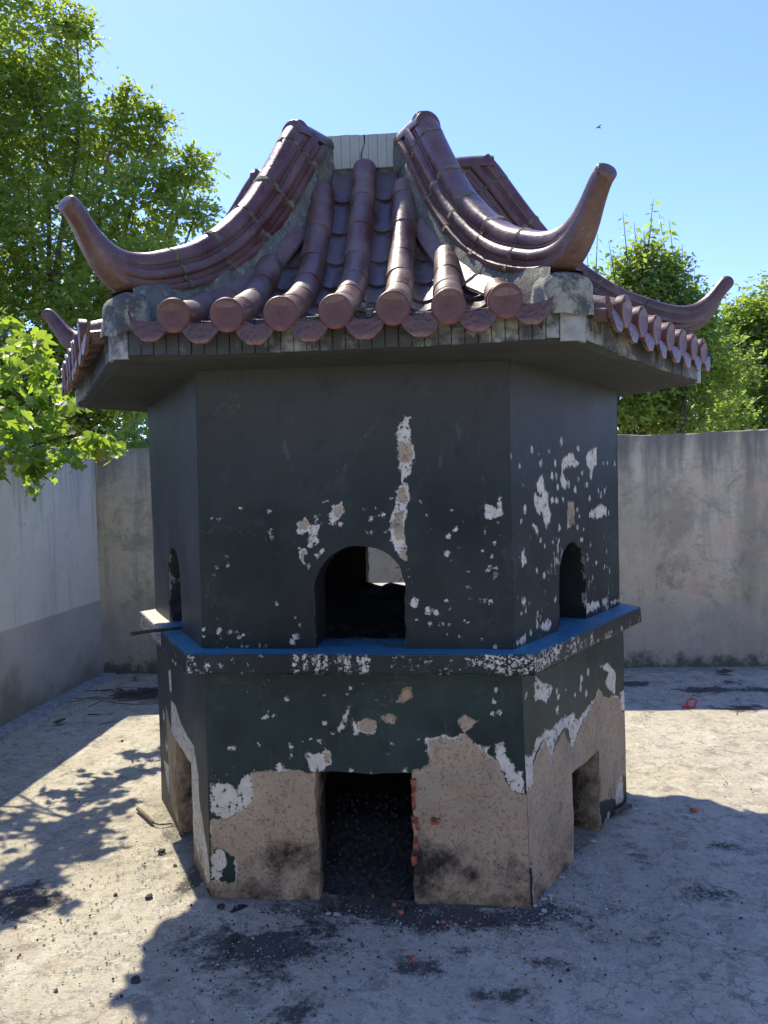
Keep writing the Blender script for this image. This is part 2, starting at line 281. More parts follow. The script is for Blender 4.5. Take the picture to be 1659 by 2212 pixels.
m_bark=simple('bark',(.085,.07,.05),.9,.4,25,.01); m_bug=simple('insect_body',(.05,.035,.03),.5,.2,50,.0005)
def leaf_m(name,a,b,tr,f=.5):
    M=Mat(name,.42); geo=M.t.nodes.new('ShaderNodeNewGeometry'); rv=geo.outputs['Random Per Island']
    c=M.mix(rv,a,b); yl=M.math('GREATER_THAN',rv,.992); c=M.mix(yl,c,(.30,.22,.03)); M.base(c,None)
    t=M.n('ShaderNodeBsdfTranslucent'); tcol=M.mix(rv,tr,tuple(q*.65 for q in tr)); tcol=M.mix(yl,tcol,(.5,.40,.04)); M.put(t.inputs[0],tcol); x=M.n('ShaderNodeMixShader'); x.inputs[0].default_value=f
    M.t.links.new(M.b.outputs[0],x.inputs[1]); M.t.links.new(t.outputs[0],x.inputs[2]); M.t.links.new(x.outputs[0],M.out.inputs[0]); return M.m
m_leafL=leaf_m('leaf_olive',(.075,.13,.03),(.12,.165,.04),(.50,.66,.07),.58)
m_leafR=leaf_m('leaf_green',(.075,.14,.035),(.12,.18,.045),(.46,.64,.08),.55)
m_leafN=leaf_m('leaf_broad_bright',(.06,.13,.03),(.10,.17,.035),(.46,.66,.05),.58)
# ================================================================ ground
BURN=[(-0.34,-1.3,0.21,0.13),(-1.32,-1.09,0.16,0.15),(-0.14,-1.21,0.1,0.08),(-0.32,-1.5,0.12,0.1),(-0.43,-1.44,0.06,0.08),(0.63,-1.36,0.08,0.05),(1.1,-0.6,0.06,0.1),(0.02,-1.04,0.22,0.09),(0.36,-1.10,0.26,0.09),(2.21,2.12,0.21,0.10),(2.34,1.64,0.13,0.10),(2.57,2.12,0.1,0.10),(2.03,1.62,0.12,0.09),(2.46,2.36,0.11,0.08),(0.82,-0.52,0.06,0.07),(0.19,-1.41,0.09,0.06),(0.37,-1.32,0.05,0.04),(-2.12,2.05,0.2,0.2),(-0.94,-0.43,0.06,0.16),(-0.71,-0.86,0.05,0.17),(0.78,-1.14,0.05,0.04),(-0.17,-1.65,0.08,0.06),(0.47,-1.54,0.08,0.05),(1.3,-.9,.12,.07),(.95,-1.25,.1,.06),(1.5,-.5,.1,.06),(3.2,1.9,.3,.15),(1.7,2.3,.15,.08)]
def axis_coords(lo,hi,a,b,st):
    core=np.arange(a,b+1e-6,st); out=[]; x=b; s=st
    while x<hi: s*=1.35; x+=s; out.append(x)
    left=[]; x=a; s=st
    while x>lo: s*=1.35; x-=s; left.append(x)
    return np.array(left[::-1]+list(core)+out)
gx=axis_coords(-400,400,-2.8,4.2,.022); gy=axis_coords(-400,400,-2.9,3.0,.022)
GX,GY=np.meshgrid(gx,gy,indexing='ij'); P=np.stack([GX.ravel(),GY.ravel(),np.zeros(GX.size)],1)
P[:,2]=vnoise(P,2.2,1)*.004+vnoise(P,9,2)*.0022+vnoise(P,31,3)*.0012
far=(np.abs(P[:,0])>6)|(np.abs(P[:,1])>6); P[far,2]=-.01
burn=np.zeros(len(P))
for x,y,rx,ry in BURN: burn=np.maximum(burn,(.58 if rx<.13 else 1)*np.exp(-(((P[:,0]-x)/rx)**2+((P[:,1]-y)/ry)**2)*.9))
rad=np.hypot(P[:,0],P[:,1]); ap=np.max([P[:,0]*math.cos(R(a))+P[:,1]*math.sin(R(a)) for a in range(30,390,60)],axis=0)
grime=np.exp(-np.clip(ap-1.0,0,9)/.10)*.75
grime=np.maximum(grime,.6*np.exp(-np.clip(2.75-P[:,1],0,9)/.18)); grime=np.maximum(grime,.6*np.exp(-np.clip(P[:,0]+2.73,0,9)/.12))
front=np.exp(-(((P[:,0]-.2)/.55)**2+((P[:,1]+1.03)/.13)**2)); burn=np.maximum(burn,front*.9)
G=mesh('ground',P,grid_faces(len(gx),len(gy)),True,{'burn':burn,'grime':grime})
tag(link('ground',G,m_ground),kind='structure')
# raised cement strip at the foot of the left wall
V=[];xs=np.linspace(-4.6,2.70,90)
for i,y in enumerate(xs):
    e=-2.60+.012*math.sin(i*1.7)+.008*math.sin(i*.6); V+=[(-2.75,y,.022),(e,y,.020+.002*math.sin(i)),(e+.012,y,-.01)]
tag(link('kerb_strip',mesh('kerb_strip',V,grid_faces(90,3),False),m_kerb),kind='structure')
# ================================================================ boundary walls
def wall_solid(name,p0,dirv,length,h,th,mat,label,seed,outn):
    n=int(length/.06); nz=34; d=np.array([dirv[0],dirv[1],0.]); o=np.array([outn[0],outn[1],0.])
    s=np.linspace(0,length,n); prof=[(0,0)]+[(0,z) for z in np.linspace(.03,1,nz)]+[(.35,1.004),(.7,1.0),(1,.99),(1,0)]
    V=[]
    for a in s:
        top=h+.006*math.sin(a*1.3+seed)+.003*math.sin(a*5.1+seed)+.003*math.sin(a*17)+.003*math.sin(a*41)
        for k,z in prof: V.append(np.array(p0)+d*a+o*k*th+np.array([0,0,z*top]))
    V=np.array(V); nn=vnoise(V,2.1,seed)*.006+vnoise(V,11,seed+1)*.002; V-=o*nn[:,None]*(np.tile([1]*(nz+1)+[0]*4,n))[:,None]; V[:,2]+=(V[:,2]>h-.05)*vnoise(V,30,seed+2)*.006
    F=grid_faces(n,len(prof)).tolist()+[list(range(len(prof)))[::-1],[(n-1)*len(prof)+k for k in range(len(prof))]]
    return tag(link(name,mesh(name,V,F,False),mat),label,'wall')
wall_solid('boundary_wall',(-2.727,2.741,0),(.9997,.0246),9.2,1.955,.24,m_back,'tall grey stained plaster wall running behind the furnace',5,(-.0246,.9997))
wall_solid('boundary_wall',(-2.727,2.86,0),(.004,-1),8.6,1.955,.24,m_lwall,'whitewashed wall with grey painted lower band on the left side of the yard',9,(-1,-.004))
wall_solid('boundary_wall',(6.45,2.96,0),(.0,-1),8.7,1.955,.24,m_back,'unseen grey plaster wall far to the right, added to bounce sunlight',13,(1,0))  # out-of-view wall, added for warm bounce light on the shaded faces
wall_solid('boundary_wall',(-2.9,-5.74,0),(1,0),9.35,1.955,.24,m_lwall,'unseen whitewashed wall behind the camera, added to bounce sunlight at the furnace',17,(0,-1))  # added behind the camera; its sunlit face brightens the furnace front
# ================================================================ furnace body
FU=empty('paper_burning_furnace'); tag(FU,'black painted hexagonal brick furnace with peeling walls and maroon tiled roof','furnace')
MASK={'FU':{'w':[[[(0.793,0.864),(0.813,0.854),(0.815,0.781),(0.824,0.727),(0.817,0.688),(0.813,0.648),(0.792,0.625),(0.791,0.595),(0.804,0.555),(0.799,0.502),(0.782,0.462),(0.791,0.409),(0.794,0.375),(0.799,0.328),(0.782,0.325),(0.766,0.349),(0.749,0.372),(0.733,0.403),(0.737,0.449),(0.735,0.483),(0.746,0.522),(0.76,0.556),(0.767,0.595),(0.778,0.628),(0.769,0.669),(0.767,0.729),(0.758,0.802),(0.779,0.828)],[(0.38,0.471),(0.415,0.494),(0.436,0.467),(0.47,0.469),(0.456,0.433),(0.462,0.399),(0.427,0.382),(0.42,0.399),(0.425,0.44),(0.379,0.427)],[(0.385,0.376),(0.413,0.382),(0.42,0.366),(0.405,0.339),(0.411,0.315),(0.395,0.339),(0.381,0.359)],[(0.454,0.352),(0.475,0.375),(0.489,0.372),(0.471,0.352),(0.457,0.342)],[(0.517,0.539),(0.551,0.546),(0.563,0.512),(0.55,0.492),(0.529,0.479),(0.518,0.459),(0.505,0.472),(0.499,0.506),(0.516,0.516)],[(0.447,0.5),(0.471,0.506),(0.474,0.496),(0.453,0.476)],[(1.087,0.523),(1.111,0.525),(1.129,0.507),(1.145,0.552),(1.154,0.485),(1.116,0.474),(1.095,0.474),(1.083,0.486)]],[(0.489,0.55,0.0082),(0.546,0.468,0.0082),(0.274,0.523,0.0055),(0.168,0.531,0.0055),(0.075,0.497,0.0042),(0.048,0.502,0.0035),(0.278,0.442,0.0055),(0.283,0.421,0.0069),(0.358,0.403,0.0082),(0.107,0.354,0.0042),(0.071,0.314,0.0049),(0.05,0.285,0.0042),(0.11,0.319,0.0035),(0.298,0.169,0.0041),(0.059,0.117,0.0042),(0.068,0.067,0.0112),(0.114,0.061,0.0098),(0.139,0.068,0.0056),(0.164,0.049,0.0049),(0.146,0.044,0.0042),(0.384,0.085,0.0055),(0.365,0.119,0.0055),(0.371,0.044,0.0096),(0.356,0.021,0.011),(0.662,0.484,0.0095),(0.681,0.523,0.0061),(0.708,0.496,0.0108),(0.687,0.493,0.0067),(0.642,0.437,0.0041),(0.662,0.433,0.0054),(0.717,0.429,0.0054),(0.64,0.521,0.0041),(0.008,0.075,0.0056),(0.003,0.047,0.0042),(0.579,0.545,0.0034),(0.74,0.556,0.0034),(0.159,0.009,0.0063),(0.177,0.009,0.0063),(0.23,0.01,0.0062),(0.251,0.01,0.0062),(0.425,0.311,0.0068),(0.98,0.439,0.0122),(0.953,0.415,0.0073),(0.886,0.442,0.0037),(0.854,0.543,0.0043),(0.872,0.493,0.0031),(0.961,0.514,0.0031),(1.134,0.462,0.006),(1.139,0.414,0.0054),(1.086,0.424,0.0042),(1.121,0.387,0.0054),(0.949,0.353,0.0098),(0.971,0.331,0.0055),(0.991,0.372,0.0037),(1.078,0.361,0.0036),(0.825,0.313,0.0037),(1.104,0.302,0.0073),(1.125,0.296,0.0061),(1.111,0.339,0.0036),(1.092,0.287,0.0061),(1.122,0.274,0.0061),(1.117,0.262,0.0055),(1.023,0.285,0.0043),(1.023,0.227,0.0061),(1.028,0.186,0.0043),(0.825,0.17,0.0172),(0.823,0.191,0.0062),(0.943,0.176,0.0043),(1.086,0.176,0.0073),(1.104,0.175,0.0073),(1.068,0.178,0.0061),(0.874,0.139,0.0135),(0.905,0.133,0.011),(0.954,0.148,0.0049),(0.831,0.108,0.0043),(0.882,0.089,0.0055),(0.916,0.09,0.0031),(0.932,0.09,0.0037),(0.95,0.09,0.0043),(1.009,0.102,0.0049),(1.017,0.096,0.0037),(0.939,0.052,0.0025),(1.07,0.036,0.003),(0.984,0.047,0.0024),(1.117,0.01,0.0049)]],'r':[[[(0.768,0.768),(0.821,0.754),(0.822,0.701),(0.813,0.684),(0.769,0.689)],[(0.771,0.595),(0.791,0.605),(0.802,0.555),(0.793,0.535),(0.763,0.549)],[(0.752,0.502),(0.793,0.515),(0.778,0.469),(0.787,0.409),(0.757,0.396),(0.744,0.462)],[(0.773,0.362),(0.794,0.375),(0.798,0.328),(0.782,0.325)],[(0.387,0.471),(0.415,0.49),(0.432,0.467),(0.414,0.447),(0.39,0.45)],[(0.52,0.526),(0.551,0.539),(0.56,0.512),(0.533,0.492)],[(0.392,0.366),(0.413,0.372),(0.402,0.339),(0.405,0.322)]],[]]},'RU':{'w':[[[(0.248,0.614),(0.272,0.636),(0.295,0.613),(0.302,0.574),(0.334,0.56),(0.34,0.507),(0.364,0.473),(0.346,0.441),(0.312,0.42),(0.289,0.444),(0.266,0.484),(0.227,0.482),(0.197,0.512),(0.196,0.557),(0.222,0.556),(0.261,0.539),(0.277,0.555),(0.23,0.562),(0.224,0.601)],[(0.476,0.694),(0.539,0.716),(0.595,0.735),(0.632,0.697),(0.679,0.683),(0.611,0.665),(0.537,0.667),(0.491,0.647),(0.535,0.605),(0.515,0.571),(0.471,0.585),(0.455,0.612),(0.474,0.653)],[(0.76,0.721),(0.812,0.744),(0.898,0.761),(0.895,0.678),(0.841,0.663),(0.829,0.618),(0.808,0.611),(0.809,0.662),(0.759,0.677)],[(0.782,0.467),(0.866,0.482),(0.943,0.499),(1.021,0.481),(1.02,0.442),(0.886,0.433),(0.791,0.444)],[(0.55,0.514),(0.596,0.51),(0.613,0.463),(0.602,0.421),(0.546,0.424),(0.53,0.466)],[(0.079,0.343),(0.101,0.357),(0.107,0.328),(0.129,0.311),(0.106,0.291),(0.077,0.3),(0.064,0.326)],[(0.273,0.058),(0.323,0.057),(0.355,0.039),(0.321,0.017),(0.272,0.022),(0.233,0.045)],[(0.009,0.025),(0.096,0.035),(0.102,0.012),(0.016,0.006),(-0.001,0.006)],[(0.746,0.059),(0.894,0.062),(0.915,0.025),(0.765,0.02),(0.728,0.018)],[(0.949,0.055),(1.006,0.063),(1.017,0.034),(0.948,0.028)],[(1.052,0.034),(1.173,0.034),(1.177,0.017),(1.075,0.022)],[(0.179,0.443),(0.21,0.438),(0.232,0.408),(0.216,0.399)],[(-0.022,0.279),(-0.002,0.265),(0.003,0.21),(-0.014,0.224)]],[(0.191,0.729,0.0108),(0.478,0.769,0.0176),(0.344,0.726,0.0115),(0.263,0.678,0.0122),(0.073,0.664,0.0084),(0.002,0.7,0.0054),(0.411,0.68,0.0097),(0.37,0.626,0.0138),(0.417,0.629,0.014),(0.433,0.579,0.0152),(0.244,0.71,0.007),(0.21,0.058,0.0121),(0.148,0.033,0.0118),(0.086,0.159,0.0191),(0.07,0.12,0.0085),(0.106,0.121,0.0077),(0.215,0.099,0.0071),(0.21,0.265,0.008),(0.281,0.24,0.0124),(0.327,0.246,0.0084),(0.076,0.458,0.0056),(0.115,0.506,0.0124),(0.155,0.397,0.0078),(0.254,0.377,0.0091),(0.376,0.362,0.0107),(0.436,0.361,0.0109),(0.696,0.351,0.0156),(0.763,0.254,0.0074),(0.879,0.232,0.0077),(1.007,0.273,0.008),(0.293,0.352,0.0052),(0.393,0.128,0.0065),(0.553,0.591,0.0136),(0.667,0.611,0.013),(0.766,0.589,0.0123),(0.794,0.529,0.0124),(0.627,0.569,0.0152),(0.707,0.64,0.012),(0.662,0.747,0.0106),(0.945,0.541,0.0144),(1.001,0.555,0.012),(0.912,0.565,0.009),(0.983,0.687,0.0092),(1.04,0.687,0.0094),(1.147,0.689,0.0111),(1.055,0.452,0.0068),(0.447,0.415,0.0109),(0.649,0.408,0.0118),(0.718,0.393,0.0097),(0.375,0.533,0.0106),(0.417,0.528,0.0108),(0.487,0.533,0.0089),(0.643,0.483,0.0118),(0.671,0.453,0.0095),(0.099,0.596,0.0057),(-0.006,0.585,0.0054)]],'r':[[[(0.532,0.522),(0.606,0.513),(0.612,0.42),(0.537,0.417)]],[]]},'FD':{'w':[[[(0.014,0.445),(0.077,0.45),(0.115,0.427),(0.139,0.473),(0.171,0.481),(0.183,0.504),(0.186,0.474),(0.197,0.474),(0.184,0.413),(0.167,0.364),(0.104,0.329),(0.073,0.31),(0.034,0.32),(0.011,0.335)],[(0.006,0.161),(0.03,0.195),(0.061,0.189),(0.068,0.147),(0.051,0.102),(0.035,0.064),(0.004,0.078)],[(0.384,0.558),(0.403,0.574),(0.407,0.559),(0.449,0.567),(0.464,0.582),(0.483,0.567),(0.454,0.496),(0.401,0.495),(0.391,0.529)],[(0.324,0.607),(0.335,0.588),(0.338,0.543),(0.326,0.55)],[(0.516,0.664),(0.532,0.694),(0.56,0.747),(0.555,0.702),(0.535,0.664),(0.519,0.649)],[(0.574,0.702),(0.588,0.672),(0.602,0.65),(0.576,0.642)],[(0.212,0.693),(0.247,0.724),(0.239,0.697)],[(1.037,0.6),(1.082,0.593),(1.079,0.571),(1.101,0.55),(1.107,0.6),(1.131,0.613),(1.146,0.559),(1.169,0.535),(1.176,0.506),(1.204,0.502),(1.205,0.42),(1.157,0.436),(1.135,0.485),(1.113,0.542),(1.081,0.559)]],[(0.268,0.71,0.0069),(0.318,0.773,0.0107),(0.464,0.679,0.0068),(0.467,0.784,0.0045),(0.493,0.643,0.0045),(0.378,0.607,0.0045),(0.405,0.621,0.0045),(0.443,0.611,0.0053),(0.108,0.587,0.0077),(0.088,0.583,0.0062),(0.662,0.765,0.0045),(0.615,0.829,0.0052),(0.183,0.499,0.0061),(0.57,0.81,0.0045),(0.554,0.791,0.0038),(0.703,0.561,0.0044),(0.82,0.619,0.0044),(0.716,0.606,0.0044),(0.205,0.6,0.0054),(0.287,0.509,0.0152),(0.768,0.503,0.0089),(0.634,0.498,0.006),(0.56,0.5,0.006),(1.114,0.804,0.0099),(1.111,0.763,0.0082),(1.123,0.722,0.0066),(1.099,0.716,0.0066),(1.045,0.691,0.0066)]],'r':[[[(0.01,0.309),(0.073,0.31),(0.104,0.329),(0.167,0.364),(0.184,0.413),(0.17,0.451),(0.179,0.493),(0.233,0.501),(0.279,0.494),(0.333,0.505),(0.386,0.491),(0.454,0.492),(0.436,-0.066),(-0.016,-0.081),(-0.012,0.07),(0.042,0.064),(0.1,0.058),(0.106,0.103),(0.099,0.163),(0.061,0.185),(0.03,0.195),(0.006,0.161)],[(0.596,0.687),(0.63,0.698),(0.659,0.691),(0.654,0.65),(0.624,0.639),(0.595,0.657)],[(0.686,0.706),(0.716,0.717),(0.737,0.706),(0.73,0.68),(0.693,0.68)],[(0.767,0.806),(0.801,0.817),(0.796,0.776),(0.769,0.758),(0.74,0.758)],[(0.456,0.567),(0.483,0.567),(0.482,0.529),(0.463,0.529)],[(0.749,-0.2),(0.785,0.472),(0.79,0.502),(0.857,0.523),(0.853,0.619),(0.927,0.628),(0.956,0.62),(0.99,0.649),(1.037,0.6),(1.081,0.559),(1.113,0.542),(1.135,0.485),(1.157,0.436),(1.205,0.42),(1.268,0.405),(1.245,-0.18)],[(0.967,0.69),(0.996,0.711),(1.041,0.691),(1.019,0.67),(0.994,0.645),(0.978,0.666)]],[]]},'RD':{'w':[[[(-0.04,0.521),(-0.017,0.566),(0.069,0.549),(0.104,0.597),(0.176,0.594),(0.189,0.616),(0.241,0.593),(0.356,0.607),(0.476,0.604),(0.523,0.555),(0.658,0.587),(0.772,0.609),(0.784,0.576),(0.671,0.574),(0.666,0.518),(0.601,0.554),(0.518,0.5),(0.491,0.48),(0.451,0.454),(0.422,0.545),(0.376,0.566),(0.281,0.539),(0.243,0.489),(0.212,0.507),(0.175,0.577),(0.11,0.554),(0.067,0.525),(0.059,0.444),(0.009,0.428),(-0.056,0.45)],[(0.116,0.833),(0.174,0.796),(0.278,0.757),(0.253,0.728),(0.208,0.704),(0.168,0.731),(0.107,0.737),(0.1,0.771)],[(0.033,0.795),(0.051,0.774),(0.021,0.765)],[(0.915,0.723),(0.99,0.682),(1.036,0.652),(1.013,0.553),(0.906,0.608),(0.879,0.645),(0.927,0.675),(0.811,0.728)],[(1.078,0.549),(1.162,0.541),(1.165,0.432),(1.105,0.458)],[(1.048,0.151),(1.098,0.146),(1.106,0.023),(0.989,0.031),(0.976,0.079)],[(0.117,0.168),(0.186,0.105),(0.189,0.015),(0.02,0.013),(0.011,0.034),(0.107,0.06)]],[(0.32,0.726,0.0112),(0.329,0.702,0.0127),(0.318,0.652,0.017),(0.67,0.732,0.0161),(0.589,0.721,0.0156),(0.572,0.683,0.0156),(0.636,0.65,0.016),(0.876,0.029,0.0219),(0.844,0.01,0.0217),(0.507,0.67,0.0091),(0.412,0.709,0.0073)]],'r':[[[(-0.074,0.456),(0.009,0.428),(0.059,0.444),(0.065,0.509),(0.174,0.569),(0.232,0.492),(0.375,0.557),(0.451,0.454),(0.518,0.5),(0.6,0.544),(0.684,0.571),(0.788,0.625),(0.858,0.579),(1.06,0.532),(1.104,0.447),(1.277,0.404),(1.253,0.074),(1.082,0.151),(0.976,0.079),(0.763,0.132),(0.769,0.027),(0.937,-0.003),(0.927,-0.138),(0.204,-0.073),(0.02,0.013),(0.021,0.14),(-0.005,0.176),(-0.023,0.091),(-0.06,0.008),(-0.114,0.034)]],[]]},'LD':{'w':[[[(0.371,0.591),(0.483,0.597),(0.622,0.543),(0.737,0.527),(0.866,0.526),(0.94,0.43),(0.959,0.311),(1.072,0.173),(1.107,0.065),(1.055,0.028),(0.96,0.052),(0.744,0.038),(0.725,0.306),(0.739,0.404),(0.561,0.414),(0.344,0.436)],[(0.324,0.728),(0.395,0.734),(0.402,0.644),(0.353,0.625)],[(0.11,0.498),(0.18,0.462),(0.123,0.43)],[(0.159,0.35),(0.231,0.335),(0.172,0.282)],[(0.086,0.229),(0.313,0.255),(0.338,0.124),(0.19,0.099)]],[(0.451,0.802,0.0158),(0.516,0.798,0.0155)]],'r':[[[(0.216,0.524),(0.323,0.447),(0.561,0.414),(0.717,0.39),(0.713,0.223),(0.792,0.252),(0.809,0.103),(0.96,0.052),(1.055,0.028),(1.107,0.065),(1.132,0.02),(0.699,-0.013),(0.436,0.031),(0.231,0.051),(0.228,0.316)]],[]]},'FG':{'w':[[[(0.007,0.064),(0.019,0.075),(0.025,0.005),(0.004,0.001)],[(0.056,0.027),(0.098,0.046),(0.097,0.027),(0.074,0.016)],[(0.412,0.076),(0.437,0.076),(0.433,0.003),(0.411,0.003)],[(0.448,0.076),(0.47,0.073),(0.463,0.015),(0.444,0.011)],[(0.481,0.076),(0.546,0.077),(0.547,0.04),(0.527,0.004),(0.487,0.004)],[(0.56,0.073),(0.629,0.077),(0.628,0.005),(0.599,0.004),(0.569,0.041)],[(0.646,0.073),(0.693,0.077),(0.689,0.005),(0.65,0.005)],[(0.004,0.012),(0.103,0.009),(0.102,0.0),(0.003,-0.0)],[(1.039,0.064),(1.118,0.073),(1.276,0.076),(1.278,0.002),(1.179,0.004),(1.101,0.032),(1.045,0.036)]],[(0.134,0.031,0.0103),(0.029,0.057,0.0074),(0.038,0.038,0.0074),(0.823,0.031,0.0057),(0.781,0.041,0.0065),(0.902,0.049,0.0057),(0.866,0.042,0.0043),(0.241,0.039,0.0044),(0.244,0.017,0.0037),(0.187,0.053,0.0051),(0.291,0.068,0.0037),(0.815,0.063,0.0065),(0.845,0.023,0.0065),(0.887,0.064,0.0073),(0.918,0.056,0.0081),(0.945,0.019,0.0065),(0.973,0.023,0.0081),(0.99,0.056,0.0072),(1.013,0.024,0.0048)]]},'RG':{'w':[[[(-0.002,0.073),(0.087,0.081),(0.188,0.079),(0.273,0.076),(0.224,0.02),(0.161,0.02),(0.119,0.008),(0.042,0.008),(-0.004,0.005)],[(0.353,0.085),(0.399,0.081),(0.402,0.012),(0.356,0.012)],[(0.559,0.068),(0.598,0.066),(0.601,0.002),(0.562,0.005)],[(0.743,0.027),(0.831,0.027),(0.825,-0.008),(0.739,0.002)]],[(0.453,0.03,0.0149),(0.432,0.057,0.0119),(0.502,0.03,0.0122),(1.083,0.012,0.0191),(0.953,0.017,0.0164),(0.657,0.012,0.013),(0.287,0.007,0.0111)]]}}
RI={}
Kc=dict(l0={-120:(-.602,-.997),-60:(.611,-1.025),0:(1.169,-.017),180:(-1.157,-.035)},
 l1={-120:(-.592,-1.01),-60:(.596,-1.02),0:(1.168,0),180:(-1.165,-.01)},
 g0={-120:(-.645,-1.066),-60:(.633,-1.128),0:(1.250,-.033),180:(-1.277,.05)},
 g1={-120:(-.648,-1.067),-60:(.631,-1.138),0:(1.238,-.07),180:(-1.26,.02)},
 u0={-120:(-.614,-.965),-60:(.570,-1.032),0:(1.155,0),180:(-1.184,.05)},
 u1={-120:(-.575,-1.05),-60:(.576,-1.005),0:(1.174,.06),180:(-1.21,.09)},
 e0={-120:(-.774,-1.33),-60:(.776,-1.325),0:(1.54,-.04),180:(-1.545,-.01)})
rad0=dict(l0=1.177,l1=1.177,g0=1.261,g1=1.261,u0=1.167,u1=1.167,e0=1.547)
for k in Kc:
    for a in (60,120): Kc[k][a]=(rad0[k]*math.cos(R(a)),rad0[k]*math.sin(R(a)))
ORD=[180,-120,-60,0,60,120]      # faces: left, front, right, back right, back, back left
Zc=dict(l0=0,l1=.8813,g0=.8813,g1=.9584,u0=.9584,u1=2.012)
def sdf(pts,poly):
    poly=np.array(poly); n=len(poly); dmin=np.full(len(pts),9.); ins=np.zeros(len(pts),bool)
    for i in range(n):
        a=poly[i]; b=poly[(i+1)%n]; e=b-a; w=pts-a; t=np.clip((w@e)/(e@e+1e-12),0,1); dmin=np.minimum(dmin,np.hypot(*(w-t[:,None]*e).T))
        c=((a[1]>pts[:,1])!=(b[1]>pts[:,1])); xx=(b[0]-a[0])*(pts[:,1]-a[1])/(b[1]-a[1]+1e-12)+a[0]; ins^=c&(pts[:,0]<xx)
    return np.where(ins,dmin,-dmin)
def field(key,layer,ab):
    f=np.full(len(ab),-.08); q=MASK.get(key,{}).get(layer)
    if q:
        for poly in q[0]: f=np.maximum(f,sdf(ab,poly))
        for x,y,r in q[1]: f=np.maximum(f,np.maximum(r*.86,.0018)-np.hypot(ab[:,0]-x,ab[:,1]-y)+.0015)
    return np.clip(f,-.08,.08)
def wall_face(name,a0,a1,kb,kt,th,opening,key,mat,res,sootf,frd=None,uz=0):
    A=lambda k,a: np.array([*Kc[k][a],Zc[k]])
    c00,c10,c11,c01=A(kb,a0),A(kb,a1),A(kt,a1),A(kt,a0); W=np.linalg.norm(c10-c00); H=Zc[kt]-Zc[kb]
    n=np.cross(c10-c00,c01-c00); n/=np.linalg.norm(n)
    aL,aR,zs,zt=opening; ww=aR-aL
    def top(a):                              # lintel or arch
        if zt<=zs: return zs
        t=(a-(aL+aR)/2)/(ww/2); return zs+(zt-zs)*math.sqrt(max(0,1-t*t))
    def pt(u,v,ins=0,K=(c00,c10,c11,c01)): return (K[0]*(1-u)+K[1]*u)*(1-v)+(K[3]*(1-u)+K[2]*u)*v
    V=[];AB=[];Fs=[];off=0;SO=[]
    def patch(us,vf,nv,K,flag):
        nonlocal off
        for u in us:
            v0,v1=vf(u)
            for v in np.linspace(v0,v1,nv): V.append(pt(u,v,0,K)); AB.append((u*W,v*H)); SO.append(flag)
        Fs.append(grid_faces(len(us),nv,off)); off+=len(us)*nv
    K=(c00,c10,c11,c01); nv=max(4,int(H/res))
    patch(np.linspace(0,aL/W,max(3,int(aL/res))),lambda u:(0,1),nv,K,0)
    xs=aL+ww*(1-np.cos(np.linspace(0,math.pi,max(9,int(ww/res)))))/2 if zt>zs else np.linspace(aL,aR,max(9,int(ww/res)))
    patch(xs/W,lambda u:(top(u*W)/H,1),nv,K,0)
    patch(np.linspace(aR/W,1,max(3,int((W-aR)/res))),lambda u:(0,1),nv,K,0)
    # inner skin
    C0=lambda p:np.array([p[0]*(1-th/1.01),p[1]*(1-th/1.01),p[2]]); Ki=tuple(C0(k) for k in K)
    # keep the opening the same size on the inner skin
    Wi=np.linalg.norm(Ki[1]-Ki[0]); def_s=lambda a:(.5*W+(a-.5*W)*W/Wi)/W
    ni=12
    patch(np.linspace(0,def_s(aL),4),lambda u:(0,1),ni,Ki,1)
    uu=np.array([def_s(x) for x in xs]); vals=[top(x)/H for x in xs]; mp=dict(zip(uu.tolist(),vals))
    patch(uu,lambda u:(mp[float(u)],1),ni,Ki,1)
    patch(np.linspace(def_s(aR),1,4),lambda u:(0,1),ni,Ki,1)
    # reveal
    path=[(aL,z) for z in np.linspace(0,zs,24)]+([(x,top(x)) for x in xs[1:-1]] if True else [])+[(aR,z) for z in np.linspace(zs,0,24)]
    nd=8; start=off
    for i,(a,b) in enumerate(path):
        po=pt(a/W,b/H,0,K); pi=pt(def_s(a),b/H,0,Ki)
        for k in range(nd):
            q=k/(nd-1); V.append(po*(1-q)+pi*q); AB.append((-9,-9)); SO.append(2+q)
    Fs.append(grid_faces(len(path),nd,start)); off+=len(path)*nd
    V=np.array(V);AB=np.array(AB);SO=np.array(SO,float)
    # slight hand-trowelled waviness and worn opening edge
    wv=vnoise(V,3,11)*.003+vnoise(V,14,12)*.0012; V=V+n*np.where(SO==0,wv,0)[:,None]
    e1=(c10-c00)/W; aa=(V-c00)@e1; bb=V[:,2]-Zc[kb]; nw=vnoise(V,16,31)*.006+vnoise(V,55,32)*.0035
    fall=np.maximum(np.exp(-np.abs(aa-aL)/.025),np.exp(-np.abs(aa-aR)/.025))*(bb<(zs if zt<=zs else zt)+.01)*(SO!=1)
    V=V+e1*(nw*fall)[:,None]; V[:,2]+=np.where(SO!=1,vnoise(V,30,33)*.004*np.exp(-np.abs(bb-max(zs,zt))/.02)*((aa>aL)&(aa<aR)),0)
    inner=SO>=1
    fw=field(key,'w',AB); fr=field(key,'r',AB)
    rev=SO>=2; q=SO-2
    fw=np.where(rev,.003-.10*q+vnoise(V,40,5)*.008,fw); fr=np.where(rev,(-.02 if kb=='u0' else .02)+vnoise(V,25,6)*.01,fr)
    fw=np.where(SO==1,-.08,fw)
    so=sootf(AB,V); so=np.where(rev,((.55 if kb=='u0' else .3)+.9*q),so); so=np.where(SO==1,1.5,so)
    o=link(name,mesh(name,V,np.concatenate(Fs),False,{'fw':fw,'fr':fr,'soot':so}),mat,FU); return o,W,H
KEYS_U=['LU','FU','RU','BR','BK','BL']; KEYS_L=['LD','FD','RD','BR','BK','BL']
